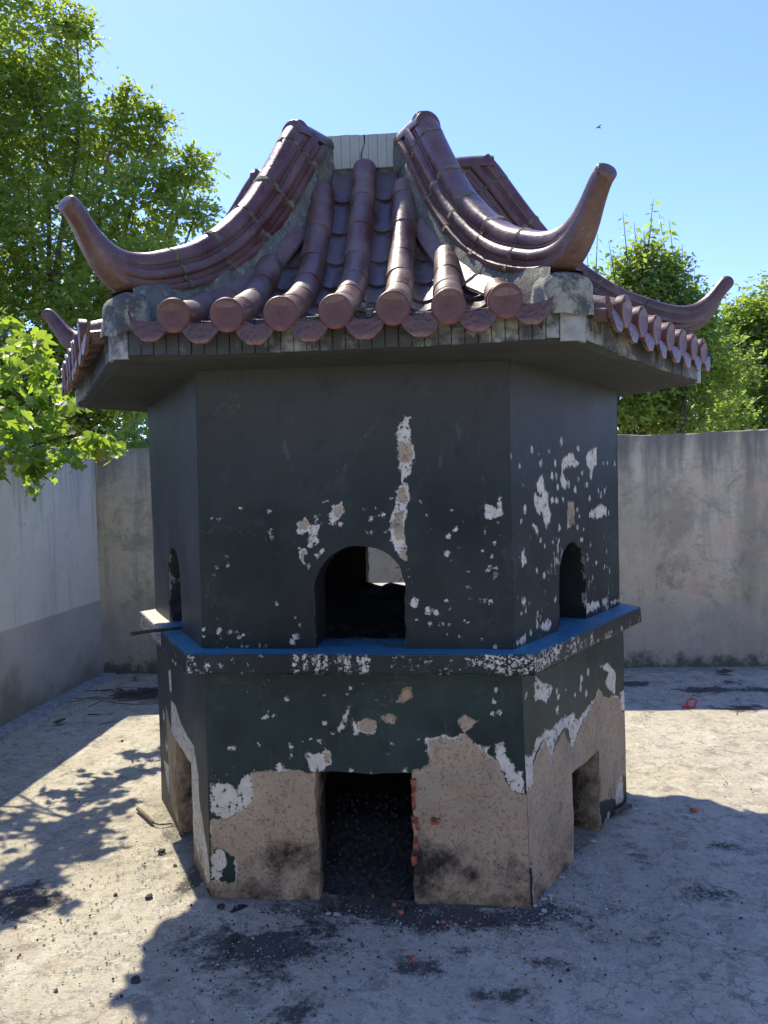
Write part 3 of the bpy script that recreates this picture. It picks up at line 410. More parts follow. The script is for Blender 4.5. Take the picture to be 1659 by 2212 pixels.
def soot_u(key):
    def f(AB,V):
        a,b=AB[:,0],AB[:,1]; s=.12*np.ones(len(a))
        cx=.62 if key=='FU' else .58; s=s+.34*np.exp(-((a-cx)/.17)**2)*np.exp(-np.abs(b-.42)/.16)*(b>.2)+.20*np.exp(-b/.04)
        if key=='FU': s=np.maximum(s,.62*np.exp(-(((a-.395)/.05)**2+((b-.12)/.16)**2)))
        return s
    return f
def soot_l(key):
    def f(AB,V):
        a,b=AB[:,0],AB[:,1]; s=.08+.50*np.exp(-np.clip(b,0,9)/.12)
        if key=='FD':
            for x,y,rx,ry,k in [(.28,.17,.13,.09,.85),(.42,.08,.08,.10,.6),(.86,.16,.16,.10,.9),(1.02,.12,.14,.08,.7),(.8,.06,.1,.08,.8),(1.15,.1,.08,.12,.5),(.40,.3,.03,.2,.3)]: s=np.maximum(s,k*np.exp(-(((a-x)/rx)**2+((b-y)/ry)**2)))
        if key=='RD':
            for x,y,rx,ry,k in [(.75,.25,.04,.18,.6),(.3,.25,.05,.05,.45),(.95,.15,.1,.1,.5),(.1,.1,.08,.08,.5)]: s=np.maximum(s,k*np.exp(-(((a-x)/rx)**2+((b-y)/ry)**2)))
        if key=='LD': s=np.maximum(s,.5*np.exp(-(((a-.45)/.1)**2+((b-.2)/.25)**2)))
        return s
    return f
for i in range(6):
    a0,a1=ORD[i],ORD[(i+1)%6]; vis=i in(0,1,2)
    W0=np.hypot(Kc['u0'][a1][0]-Kc['u0'][a0][0],Kc['u0'][a1][1]-Kc['u0'][a0][1])
    op={1:(.45,.79,.235,.385),2:(.43,.735,.20,.35),0:(.44,.745,.21,.355),4:(.415,.757,.24,.385)}.get(i,(.42,.75,.22,.37))
    wall_face('upper_wall',a0,a1,'u0','u1',.19,op,KEYS_U[i],m_left if i==0 else (m_streak if i==2 else m_upper),.006 if i in(1,2) else .012,soot_u(KEYS_U[i]))
    op={1:(.425,.79,.495,0),2:(.44,.755,.36,0),0:(.46,.80,.43,0)}.get(i,(.42,.76,.42,0))
    wall_face('lower_wall',a0,a1,'l0','l1',.19,op,KEYS_L[i],m_left if i==0 else m_lower,.006 if i in(1,2) else (.009 if i==0 else .02),soot_l(KEYS_L[i]))
    # ledge segment: side, top, underside
    A=lambda k,a,z: np.array([*Kc[k][a],z])
    lo0,lo1=A('g0',a0,.8813),A('g0',a1,.8813); hi0,hi1=A('g1',a0,.9584),A('g1',a1,.9584)
    W=np.linalg.norm(lo1-lo0); nu=int(W/.006) if vis else 20; nv=14; V=[];AB=[]
    for u in np.linspace(0,1,nu):
        for v in np.linspace(0,1,nv): V.append((lo0*(1-u)+lo1*u)*(1-v)+(hi0*(1-u)+hi1*u)*v); AB.append((u*W,v*.0771))
    V=np.array(V);AB=np.array(AB); nn=np.cross(lo1-lo0,(0,0,1.)); nn/=np.linalg.norm(nn)
    edge=np.minimum(AB[:,1],.0771-AB[:,1]); V=V-nn*(np.exp(-edge/.004)*(.0035+.003*vnoise(V,60,3)))[:,None]+nn*(vnoise(V,12,4)*.0015)[:,None]
    key={0:'LG',1:'FG',2:'RG'}.get(i,'x'); fw=field(key,'w',AB)
    if i==0: fw=np.maximum(fw,np.where(V[:,0]<-.93,.05,-.08))  # left end whitened through the peel mask to stand in for sunlight
    if i>2: fw=fw*0+.03
    seg=link('ledge',mesh('ledge',V,grid_faces(nu,nv),False,{'fw':fw,'fr':np.full(len(V),-.08),'soot':np.full(len(V),.1)}),m_ledge,FU)
    in0,in1=np.array([*Kc['u0'][a0],.9584])*[.80,.80,1],np.array([*Kc['u0'][a1],.9584])*[.80,.80,1]
    V=[]; nu=60;nv=26
    for u in np.linspace(0,1,nu):
        for v in np.linspace(0,1,nv): V.append((hi0*(1-u)+hi1*u)*(1-v)+(in0*(1-u)+in1*u)*v)
    V=np.array(V); V[:,2]+=-.001+vnoise(V,14,8)*.0014; V[::nv,2]-=.003
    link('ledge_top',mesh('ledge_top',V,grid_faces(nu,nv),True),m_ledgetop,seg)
    b0,b1=lo0*[.80,.80,1],lo1*[.80,.80,1]; link('ledge_underside',mesh('ledge_underside',[lo0+[0,0,.001],lo1+[0,0,.001],b1,b0],[(0,1,2,3)]),m_lower,seg)
# chamber floor slab, smoke lid
def disc(name,r,z,mat,th=.05):
    b=MB(); V=[(r*math.cos(R(a)),r*math.sin(R(a)),z+k) for k in(0,th) for a in range(0,360,60)]
    b.add(V,[tuple(range(6))[::-1],tuple(range(6,12))]+[(k,(k+1)%6,6+(k+1)%6,6+k) for k in range(6)]); return link(name,b.me(name),mat,FU)
disc('chamber_floor',.955,.84,m_soot,.05)
# eave slab: soffit ring and drip
V=[];n6=6
for k in range(6):
    a=ORD[k]; e=Kc['e0'][a]; V+= [(e[0],e[1],2.020),(e[0]*.97,e[1]*.97,2.008),(Kc['u1'][a][0]*.78,Kc['u1'][a][1]*.78,2.004)]
F=[]
for k in range(6):
    j=(k+1)%6
    for q in range(2): F.append((k*3+q,j*3+q,j*3+q+1,k*3+q+1))
F.append(tuple(k*3+2 for k in range(6)))
link('soffit',mesh('soffit',V,F),m_soffit,FU)
# thin beam line under the soffit along the top of the walls
# exposed bricks in the right jamb of the front door
for k,(z,h,w_,px) in enumerate([(.452,.050,.014,.0),(.392,.055,.012,.001),(.305,.050,.024,-.001),(.235,.045,.017,.0),(.170,.035,.012,-.001)]):
    b=MB(); nx=Kc['l0'][-120]; fx=.790-.602+.0; bx=MB(); 
    V=[];sx,sy,sz=w_/2,.10,h/2
    b.box((fx+w_/2-.004,-1.02+.094-px,z),(w_,.19,h),jit=.005); link('brick',b.me('brick'),m_brick,FU)
# a lone red brick face showing in the render right of the door
b=MB(); b.box((.27,-1.021,.318),(.026,.018,.022),jit=.004); link('brick',b.me('brick'),m_brick,FU)
# ================================================================ roof
PS=[.30,.34,.38,.505,.629,.767,.915,1.07,1.24,1.42,1.5]; PZ=[3.09,3.03,2.97,2.785,2.62,2.455,2.335,2.24,2.17,2.115,2.09]
def smooth_profile():
    s=np.linspace(.30,1.5,241); z=np.interp(s,PS,PZ); k=np.hanning(31); k/=k.sum(); zp=np.pad(z,15,mode='reflect',reflect_type='odd'); return s,np.convolve(zp,k,'valid')
_s,_z=smooth_profile(); zp=lambda s: np.interp(s,_s,_z)
FA=[-90,-30,30,90,150,210]                     # outward angles of the faces; all pieces are modelled for the -90 face and turned
def face_rot(k): return R(FA[k]+90)
ROOF=empty('roof'); ROOF.parent=FU
def extr(prof2d,stations,closed=True):          # prof2d list of fn? -> list of (x,y) rings swept; stations: (origin, xdir, ydir, scale)
    V=[];n=len(prof2d)
    for o,xd,yd,sx,sy in stations:
        for x,y in prof2d: V.append(np.array(o)+np.array(xd)*x*sx+np.array(yd)*y*sy)
    m=len(stations); F=[(i*n+k,i*n+(k+1)%n,(i+1)*n+(k+1)%n,(i+1)*n+k) for i in range(m-1) for k in range(n if closed else n-1)]
    if closed: F+=[tuple(range(n))[::-1],tuple((m-1)*n+k for k in range(n))]
    return V,F
def tube_piece(s0,s1,t,r0,r1,lift=0.):
    prof=[(math.cos(a),math.sin(a)) for a in np.linspace(R(-50),R(230),19)]
    st=[]
    for q in np.linspace(0,1,5):
        s=s0+(s1-s0)*q; z=float(zp(s))+lift; dz=float(zp(s+.01)-zp(s-.01)); d=np.array([0,-.02,dz]); d/=np.linalg.norm(d); up=np.cross((1,0,0),d); up=up if up[2]>0 else -up
        r=r0+(r1-r0)*q; st.append(((t,-s,z),(1,0,0),up,r,r))
    V,F=extr(prof,st); return V,F
def pan_piece(s0,s1,t,l0,l1):
    aa=np.linspace(R(215),R(325),11); ro,ri=.074,.064; prof=[(ro*math.cos(a),ro*math.sin(a)) for a in aa]+[(ri*math.cos(a),ri*math.sin(a)) for a in aa[::-1]]
    st=[]
    for q in np.linspace(0,1,4):
        s=s0+(s1-s0)*q; z=float(zp(s)); dz=float(zp(s+.01)-zp(s-.01)); d=np.array([0,-.02,dz]); d/=np.linalg.norm(d); up=np.cross((1,0,0),d); up=up if up[2]>0 else -up
        o_=np.array([t,-s,z])+up*(.040+l0+(l1-l0)*q); st.append((o_,(1,0,0),up,1,1))
    return extr(prof,st)
SJ=[.375,.505,.629,.767,.915,1.07,1.24,1.405]
protos=[]
for t_i in range(-3,4):
    t=t_i*.178+.006; smin=max(.375,(abs(t_i*.178)*.866+.075)/.5)
    for j in range(7):
        s0,s1=SJ[j],SJ[j+1]
        if s1<smin+.04: continue
        s0=max(s0,smin); jx=rng.normal(0,.0018)
        V,F=tube_piece(s0+.001,s1+.004,t+jx,.0512,.0535,rng.normal(0,.001)); protos.append(('cover_tile',mesh('cover_tile',V,F,True,angle=35),m_tile,None))
for t_i in range(-4,4):
    t=(t_i+.5)*.178+.006; smin=max(.35,(abs(t)*.866+.03)/.5)
    SP=[.33,.47,.60,.735,.88,1.04,1.20,1.32,1.415]
    for j in range(8):
        s0,s1=SP[j],SP[j+1]
        if s1<smin+.03: continue
        s0=max(s0,smin); V,F=pan_piece(s0-.0,s1+(.01 if j<7 else -.017),t+rng.normal(0,.0015),-.016,-.004); protos.append(('pan_tile',mesh('pan_tile',V,F,True,angle=35),m_pan,None))
# end discs, modelled round their own centre
def disc_mesh():
    V=[];F=[];n=28; rings=[(.0535,.022),(.0555,.006),(.0555,-.004),(.052,-.008),(.0485,-.0065),(.044,-.0055),(.02,-.0045)]
    for r,y in rings:
        for k in range(n): a=2*math.pi*k/n; V.append((r*math.cos(a),y,r*math.sin(a)))
    for i in range(len(rings)-1): F+=[(i*n+k,i*n+(k+1)%n,(i+1)*n+(k+1)%n,(i+1)*n+k) for k in range(n)]
    F+=[tuple((len(rings)-1)*n+k for k in range(n)),tuple(range(n))[::-1]]; return mesh('end_disc',V,F,True,angle=40)
def drip_mesh():
    n=17; T=[];B=[]
    for k in range(n):
        u=-1+2*k/(n-1); T.append((u*.071,.004*0,.012-.040*math.sqrt(max(0,1-(u*.93)**2))+.0))
        w=math.sqrt(max(0,1-abs(u)**2.2)); B.append((u*.073,0,.012-.104*w-.003*abs(math.sin(u*6.5))*w))
    V=[];F=[]
    for y in(-.006,.006):
        for a,b in zip(T,B):
            for q in(0,.5,1): V.append((a[0]*(1-q)+b[0]*q,y+(-.003 if (q==.5 and y<0) else 0),a[2]*(1-q)+b[2]*q))
    N=n*3
    for k in range(n-1):
        for q in range(2):
            i=k*3+q; F+=[(i,i+3,i+4,i+1),(N+i,N+i+1,N+i+4,N+i+3)]
        F+=[(k*3,N+k*3,N+k*3+3,k*3+3),(k*3+2,k*3+5,N+k*3+5,N+k*3+2)]
    return mesh('drip_tile',V,F,True,angle=40)
dm=disc_mesh(); dp=drip_mesh()
for k in range(6):
    rz=face_rot(k)
    for nm,me,mt,_ in protos: link(nm,me,mt,ROOF,rz=rz)
    for t_i in range(-3,4):
        lx,ly,lz=t_i*.178+.006,-1.412,2.121+.018*(abs(t_i)/3.5)**3
        o=link('end_disc',dm,m_disc,ROOF,(lx*math.cos(rz)-ly*math.sin(rz)+rng.normal(0,.002),lx*math.sin(rz)+ly*math.cos(rz),lz+rng.normal(0,.0015)),rz); o.rotation_euler=(R(rng.normal(3,1.2)),0,rz+R(rng.normal(0,1.5)))
    for t_i in range(-4,4):
        t=(t_i+.5)*.178+.006; lx,ly,lz=t,-1.40,2.120+.022*(abs(t)/.62)**3
        if abs(t_i+.5)>3: lx*=.985
        o=link('drip_tile',dp,m_drip,ROOF,(lx*math.cos(rz)-ly*math.sin(rz),lx*math.sin(rz)+ly*math.cos(rz),lz+rng.normal(0,.0015)),rz); o.rotation_euler=(R(-6+rng.normal(0,2)),0,rz+R(rng.normal(0,2)))
# mortar deck
V=[];ns,nt=70,70
for s in np.linspace(.31,1.328,ns):
    for u in np.linspace(-1,1,nt):
        t=u*s*.5774; d=(1-abs(u))*s*.5774*.866; cs=math.cos(math.atan(float(zp(s-.01)-zp(s+.01))/.02)); V.append((t,-s,float(zp(s))-.080/max(cs,.5)+.125*math.exp(-(d/.09)**2)*min(1,(s-.2)*2)))
V=np.array(V)
for k in range(6):
    rz=face_rot(k); Rm=np.array([[math.cos(rz),-math.sin(rz),0],[math.sin(rz),math.cos(rz),0],[0,0,1]]); Q=V.copy(); d=np.abs(np.tile(np.linspace(-1,1,nt),ns)); e=np.clip(d-.4,0,1)
    Q[:,2]+=vnoise(Q,22,20+k)*.006+vnoise(Q,60,40+k)*.0045+e*vnoise(Q,35,30+k)*.012; link('mortar_bed',mesh('mortar_bed',Q@Rm.T,grid_faces(ns,nt),True),m_mortar,ROOF)
# small chunk of mortar lodged in the valley tiles
b=MB(); 
for k in range(9): c=np.array([.098,-1.30,2.145])+rng.normal(0,1,3)*[.010,.018,.012]; b.box(c,rng.uniform(.012,.026,3),rot=Matrix.Rotation(rng.uniform(0,3),3,'Z').to_3x3(),jit=.004)
tag(link('mortar_chunk',b.me('mortar_chunk'),m_mossy),'crumbled lump of mortar lying in the valley tiles above the front eave','rubble')
# ---- hip ridges (built in the x-z plane, turned to each corner)
SPN=np.array([(.575,3.155),(.63,3.085),(.68,3.01),(.745,2.915),(.81,2.825),(.88,2.738),(.955,2.662),(1.035,2.59),(1.12,2.528),(1.21,2.474),(1.31,2.432)])
def catm(P,n):
    P=np.array(P,float); t=np.linspace(0,len(P)-1,n); out=[]
    for x in t:
        i=min(int(x),len(P)-2); f=x-i; p0=P[max(i-1,0)];p1=P[i];p2=P[i+1];p3=P[min(i+2,len(P)-1)]
        out.append(.5*((2*p1)+(-p0+p2)*f+(2*p0-5*p1+4*p2-p3)*f*f+(-p0+3*p1-3*p2+p3)*f**3))
    return np.array(out)
sp=catm(SPN,120); tg=np.gradient(sp,axis=0); tg/=np.linalg.norm(tg,axis=1)[:,None]; nr=np.stack([tg[:,1],-tg[:,0]],1); nr*=np.sign(-nr[:,1])[:,None]
hh=np.linspace(.180,.150,120); un=sp+nr*hh[:,None]
HALF=[(0,1),(.020,.990),(.036,.955),(.046,.90),(.051,.82),(.052,.72),(.051,.665),(.0465,.65),(.0465,.632),(.051,.62),(.0515,.60),(.0475,.59),(.0475,.565),(.054,.55),(.062,.51),(.067,.44),(.067,.37),(.062,.32),(.054,.30),(.053,.19),(.066,.17),(.073,.14),(.074,.06),(.070,0)]
RING=[(x,h) for x,h in HALF]+[(-x,h) for x,h in HALF[::-1] if x>0]
def ring_at(S,U,grow=1.,w=1.,ring=RING):
    S=np.array([S[0],0,S[1]]);U=np.array([U[0],0,U[1]]); mid=(S+U)/2
    V=[]
    for x,h in ring:
        p=U+(S-U)*h; p=mid+(p-mid)*grow; V.append(p+np.array([0,x*grow*w,0]))
    return V
def ridge_piece(i0,i1,grow=1.,noise=0,seed=0):
    idx=np.unique(np.linspace(i0,i1,max(3,int((i1-i0)/3)+1)).round(2)); V=[]; n=len(RING); fx=np.arange(120)
    for x in idx:
        S=(np.interp(x,fx,sp[:,0]),np.interp(x,fx,sp[:,1])); U=(np.interp(x,fx,un[:,0]),np.interp(x,fx,un[:,1])); V+=ring_at(S,U,grow)
    V=np.array(V)
    if noise: V+= (vnoise(V,90,seed)*noise)[:,None]*np.array([.6,1,.8])
    m=len(idx); F=[(i*n+k,i*n+(k+1)%n,(i+1)*n+(k+1)%n,(i+1)*n+k) for i in range(m-1) for k in range(n)]+[tuple(range(n))[::-1],tuple((m-1)*n+k for k in range(n))]
    return V,F
joint_rho=[.655,.80,.935,1.105,1.30]; ji=[0]+[int(np.argmin(abs(sp[:,0]-r))) for r in joint_rho]
pieces=[]
for a,b_ in zip(ji[:-1],ji[1:]):
    V,F=ridge_piece(a+.35,b_-.35,1+rng.normal(0,.006)); pieces.append(('ridge_tile',mesh('ridge_tile',V,F,True,angle=32),m_ridge))
for q,a in enumerate(ji[1:]):
    V,F=ridge_piece(a-1.1,a+1.1,1.012,.006,q+3); pieces.append(('joint_mortar',mesh('joint_mortar',V,F,True,angle=60),m_mossy))
# upswept tip
TS=[(sp[-1][0],sp[-1][1]),(1.39,2.402),(1.46,2.388),(1.515,2.393),(1.56,2.416),(1.597,2.448),(1.626,2.482),(1.648,2.506),(1.663,2.517),(1.678,2.519),(1.692,2.513)]
TU=[(un[-1][0],un[-1][1]),(1.345,2.264),(1.44,2.248),(1.52,2.258),(1.582,2.300),(1.623,2.352),(1.652,2.402),(1.675,2.436),(1.692,2.454),(1.705,2.471),(1.704,2.490)]
TS=catm(TS,44);TU=catm(TU,44); V=[];n=len(RING)
for i,(S,U) in enumerate(zip(TS,TU)):
    q=i/43; mph=min(1,max(0,(q-.05)/.40)); mph=mph*mph*(3-2*mph); wv=np.interp(q,[0,.3,.55,.8,.9,.96,1],[.060,.050,.036,.029,.034,.030,.008])
    rg=[]
    for x,h in RING:
        hs=h; x2=(abs(1-abs(2*hs-1)**(2.2 if hs>.5 else 5)))**.5*wv*(1.0 if hs>.5 else 1.04); x2*=np.sign(x) if x else 0; rg.append((x*(1-mph)*min(1,wv/.058)+x2*mph,h))
    V+=ring_at(S,U,1.,1.,rg)
F=[(i*n+k,i*n+(k+1)%n,(i+1)*n+(k+1)%n,(i+1)*n+k) for i in range(43) for k in range(n)]+[tuple(range(n))[::-1],tuple(43*n+k for k in range(n))]
pieces.append(('ridge_tip',mesh('ridge_tip',V,F,True,angle=40),m_tip))
# horizontal cap at the head of the ridge and its mortar wedge
prof=[(math.cos(a)*.057,math.sin(a)*.057) for a in np.linspace(R(-8),R(188),17)]
V,F=extr([(y,z) for y,z in prof],[((x,0,zc),(0,1,0),(0,0,1),sc,sc) for x,zc,sc in [(.36,3.092,.93),(.365,3.094,1),(.50,3.096,1),(.575,3.092,1.02),(.592,3.09,1.03),(.596,3.088,.97)]]); pieces.append(('ridge_cap',mesh('ridge_cap',V,F,True,angle=40),m_ridge))
# mortar under cap, under ridge
V=[];ns2=60
for i in range(ns2):
    r=.33+(1.50-.33)*i/(ns2-1); top=3.088 if r<.56 else float(np.interp(r,un[:,0],un[:,1]))+.012
    if .44<r<.60: top=min(3.088,float(np.interp(r,[.44,.60],[3.088,np.interp(.60,un[:,0],un[:,1])+.02])))
    if r>un[-1][0]: top=float(np.interp(r,[un[-1][0],1.5],[un[-1][1]+.012,2.25]))
    bot=float(zp(max(.30,r*.866)))-.10; wt=.052 if r<.5 else .066; wb=.060 if r<.5 else .095
    for u,v in [(-wb,bot),(-(wb+wt)/2,bot*.45+top*.55),(-wt,top),(wt,top),((wb+wt)/2,bot*.45+top*.55),(wb,bot)]: V.append((r,u,v))
V=np.array(V); V+= (vnoise(V,26,50)*.006)[:,None]*np.array([0,1,.6])+(vnoise(V,70,51)*.003)[:,None]
pieces.append(('ridge_bedding',mesh('ridge_bedding',V,grid_faces(ns2,6),True),m_mortar))
# corner lump of plaster under each tip
V=[];nl=26;nr2=14
for i in range(nr2):
    ph=i/(nr2-1)
    for k in range(nl):
        a=2*math.pi*k/nl; ca,sa=math.cos(a),math.sin(a); rr=(abs(ca)**3.2+abs(sa)**3.2)**(-1/3.2); shr=(1.12-.12*min(1,ph/.4)) if ph<.55 else math.sqrt(max(0.,1-((ph-.55)/.45)**2.4))
        V.append((1.468+.066*rr*ca*shr*(1 if ph<.9 else 1),(.088+.006*math.sin(5*a))*rr*sa*shr,2.095+.155*ph))
V=np.array(V); V+=(vnoise(V,22,61)*.009+vnoise(V,55,62)*.004)[:,None]*np.array([.6,1,.8])
F=[(i*nl+k,i*nl+(k+1)%nl,(i+1)*nl+(k+1)%nl,(i+1)*nl+k) for i in range(nr2-1) for k in range(nl)]+[tuple((nr2-1)*nl+k for k in range(nl))]
pieces.append(('corner_mortar',mesh('corner_mortar',V,F,True),m_lump))
ridge0=[]
for k,a in enumerate([-120,-60,0,60,120,180]):
    rg=empty('ridge'); rg.parent=ROOF; rg.rotation_euler=(0,R(0),R(a))
    for nm,me,mt in pieces: link(nm,me,mt,rg)
# slips of flat tile laid along the hips
for k in range(6):
    rz=face_rot(k)
    for sg in (-1,1):
        for s0,s1 in [(.62,.79),(.80,.97),(.985,1.14)]:
            V=[]
            for s in (s0,s1):
                tt=s*.5774-.118; z=float(zp(s))-.002
                for dx,dz in [(-.028,.0),(.028,.040),(.028,.028),(-.028,-.012)]: V.append((sg*(tt+dx),-s+rng.normal(0,.003),z+dz))
            F=[(0,1,2,3)[::-1],(4,5,6,7),(0,1,5,4),(1,2,6,5),(2,3,7,6),(3,0,4,7)]
            Rm=np.array([[math.cos(rz),-math.sin(rz),0],[math.sin(rz),math.cos(rz),0],[0,0,1]]); link('hip_slip_tile',mesh('hip_slip_tile',np.array(V)@Rm.T,F),m_tile,ROOF)
# fascia tiles: one by one along the six edges
def boxmesh(nm,w,d,h,bv=.0016):
    x,z=w/2,h/2; V=[];F=[]
    V=[(-x,d,-z),(x,d,-z),(x,d,z),(-x,d,z),(-x,bv,-z),(x,bv,-z),(x,bv,z),(-x,bv,z),(-x+bv,0,-z+bv),(x-bv,0,-z+bv),(x-bv,0,z-bv),(-x+bv,0,z-bv)]
    F=[(0,3,2,1),(0,1,5,4),(1,2,6,5),(2,3,7,6),(3,0,4,7),(4,5,9,8),(5,6,10,9),(6,7,11,10),(7,4,8,11),(8,9,10,11)]
    return mesh(nm,V,F)
ft=boxmesh('fascia_tile',.0410,.012,.112); ftc=boxmesh('corner_tile',.058,.012,.118)
for k in range(6):
    a0,a1=ORD[k],ORD[(k+1)%6]; p0=np.array([*Kc['e0'][a0],0]);p1=np.array([*Kc['e0'][a1],0]); e=p1-p0; L=np.linalg.norm(e); e/=L; rz=math.atan2(e[1],e[0]); n=int((L-.12)/.0425); w=(L-.12)/n
    for i in range(n):
        q=p0+e*(.06+w*(i+.5)); u=abs(2*(.06+w*(i+.5))/L-1); z=2.070+.012*u**3+rng.normal(0,.0009); nn=np.array([e[1],-e[0],0]); link('fascia_tile',ft,m_fascia,ROOF,q+nn*rng.normal(0,.0008)+np.array([0,0,z]),rz)
    for dd,s in ((.0295,1),(L-.0295,1)): link('corner_tile',ftc,m_fascia_pale,ROOF,p0+e*dd+np.array([e[1],-e[0],0])*.002+np.array([0,0,2.071]),rz)
V=[]
for k in range(6):
    a=ORD[k]; e=Kc['e0'][a]; V+=[(e[0]*.9925,e[1]*.9925,2.0205),(e[0]*.9925,e[1]*.9925,2.128),(e[0]*.90,e[1]*.90,2.128)]
F=[(k*3+q,((k+1)%6)*3+q,((k+1)%6)*3+q+1,k*3+q+1) for k in range(6) for q in range(2)]
link('fascia_backing',mesh('fascia_backing',V,F),m_mortar,ROOF)
# tiled box at the peak
bt=boxmesh('box_tile',.0405,.012,.150,.0012); TOP=empty('roof_box'); TOP.parent=ROOF
for k in range(6):
    rz=face_rot(k); L=.372
    for i in range(9):
        w=L/9; tx=-L/2+w*(i+.5); ly=-.345; z=3.066+(.004 if (k==0 and i<4) else 0)+rng.normal(0,.0006)
        link('box_tile',bt,m_box,TOP,(tx*math.cos(rz)-ly*math.sin(rz),tx*math.sin(rz)+ly*math.cos(rz),z),rz)
V=[(.384*math.cos(R(a)),.384*math.sin(R(a)),z) for z in (2.95,3.134) for a in range(0,360,60)]+[(.33*math.cos(R(a)),.33*math.sin(R(a)),z) for z in (3.134,3.05) for a in range(0,360,60)]
F=[(r*6+k,r*6+(k+1)%6,(r+1)*6+(k+1)%6,(r+1)*6+k) for r in range(3) for k in range(6)]+[tuple(range(18,24))]
link('box_core',mesh('box_core',V,F),m_mortar,TOP)
# jagged crack across the box tiles, cut as a thin dark sliver standing proud by a hair
cz=[(.003,3.140),(.005,3.105),(-.004,3.080),(-.012,3.055),(-.012,3.02),(-.013,2.99)]; V=[]
for i,(x,z) in enumerate(cz): w=[.003,.0028,.0026,.0034,.0022,.0016][i]; V+=[(x-w,-.3465,z),(x+w,-.3465,z)]
link('crack',mesh('crack',V,[(2*i,2*i+1,2*i+3,2*i+2) for i in range(len(cz)-1)]),m_soot,TOP)
# ================================================================ ash, wires, inner mess
def heap(name,cx,cy,rx,ry,h,z0,mat,seed,label,cat,kind='stuff',fn=None):
    n=46; V=[]
    for i in range(n):
        for j in range(n):
            x=-1+2*i/(n-1);y=-1+2*j/(n-1); r=math.hypot(x,y); q=max(0,1-r)**.7 if r<1 else 0; z=z0+h*q if fn is None else fn(cx+x*rx,cy+y*ry)
            V.append((cx+x*rx,cy+y*ry,z))
    V=np.array(V); V[:,2]+=vnoise(V,28,seed)*.012+vnoise(V,80,seed+1)*.007
    o=link(name,mesh(name,V,grid_faces(n,n),True),mat); tag(o,label,cat,kind=kind); return o
m_ash=simple('black_ash',(.022,.022,.023),.95,.9,45,.01)
heap('ash_bed',0,0,.66,.66,0,0,m_ash,70,'sooty ash and rubble filling the upper burning chamber','ash',fn=lambda x,y:.885+max(0,(y+.15))*.11+ (.02 if y>.45 else 0))
heap('ash_heap',.02,-.52,.62,.58,0,0,m_ash,74,'black ash heaped inside the front bottom opening','ash',fn=lambda x,y: -.03+max(0,min(.20,(y+1.02)*.5))*math.exp(-(x/.5)**2)+.012)
def wire(P,label,r=.0022,mat=None,name='bent_wire',cat='wire'):
    b=MB(); b.tube(catm(P,22),r,5); return tag(link(name,b.me(name,True),mat or m_wire),label,cat)
wire([(.04,.62,1.02),(.13,.3,1.125),(.22,0,1.16),(.30,-.4,1.165)],'rusty wire bending upward across the front arched opening, uppermost')
wire([(.02,.6,1.10),(.12,.3,1.13),(.2,.05,1.14),(.30,-.35,1.15)],'thin rusty wire running nearly level across the front arched opening')
wire([(.10,.62,.99),(.13,.45,1.06),(.20,.2,1.10),(.33,-.1,1.10)],'curved rusty wire rising from the rubble in the front arch')
wire([(.16,.6,.97),(.25,.3,1.03),(.36,0,1.08)],'short rusty wire low at the right inside the front arch')
wire([(-.13,-.9,.985),(-.06,-.97,.972),(.02,-.93,.985),(.1,-.98,.968),(.17,-1.0,.972)],'wavy wire lying along the sill of the front arch')
# charred debris in the lower chambers
b=MB()
for k in range(240):
    x,y=rng.uniform(-.17,.19),rng.uniform(-1.1,-.45); b.box((x,y,.0+max(0,min(.19,(y+1.02)*.5))+.01),rng.uniform(.003,.013,3),rot=Matrix.Rotation(rng.uniform(0,3),3,Vector(rng.normal(size=3))).to_3x3(),jit=.002)
tag(link('charred_debris',b.me('charred_debris'),m_char),'charred crumbs on the ash in the front bottom opening','debris',kind='stuff')
# paint chunks and stone inside the right door
b=MB()
for k in range(3):
    b.box((.78+.03*k,-.33+.03*k,.05+.06*k),(.12,.10,.10),rot=Matrix.Rotation(.5*k+.3,3,'Z').to_3x3(),jit=.016)
tag(link('rubble_lump',b.me('rubble_lump'),simple('grey_rubble',(.16,.16,.165),.95,.5,14,.01)),'grey lump of broken plaster standing inside the right bottom opening','rubble')
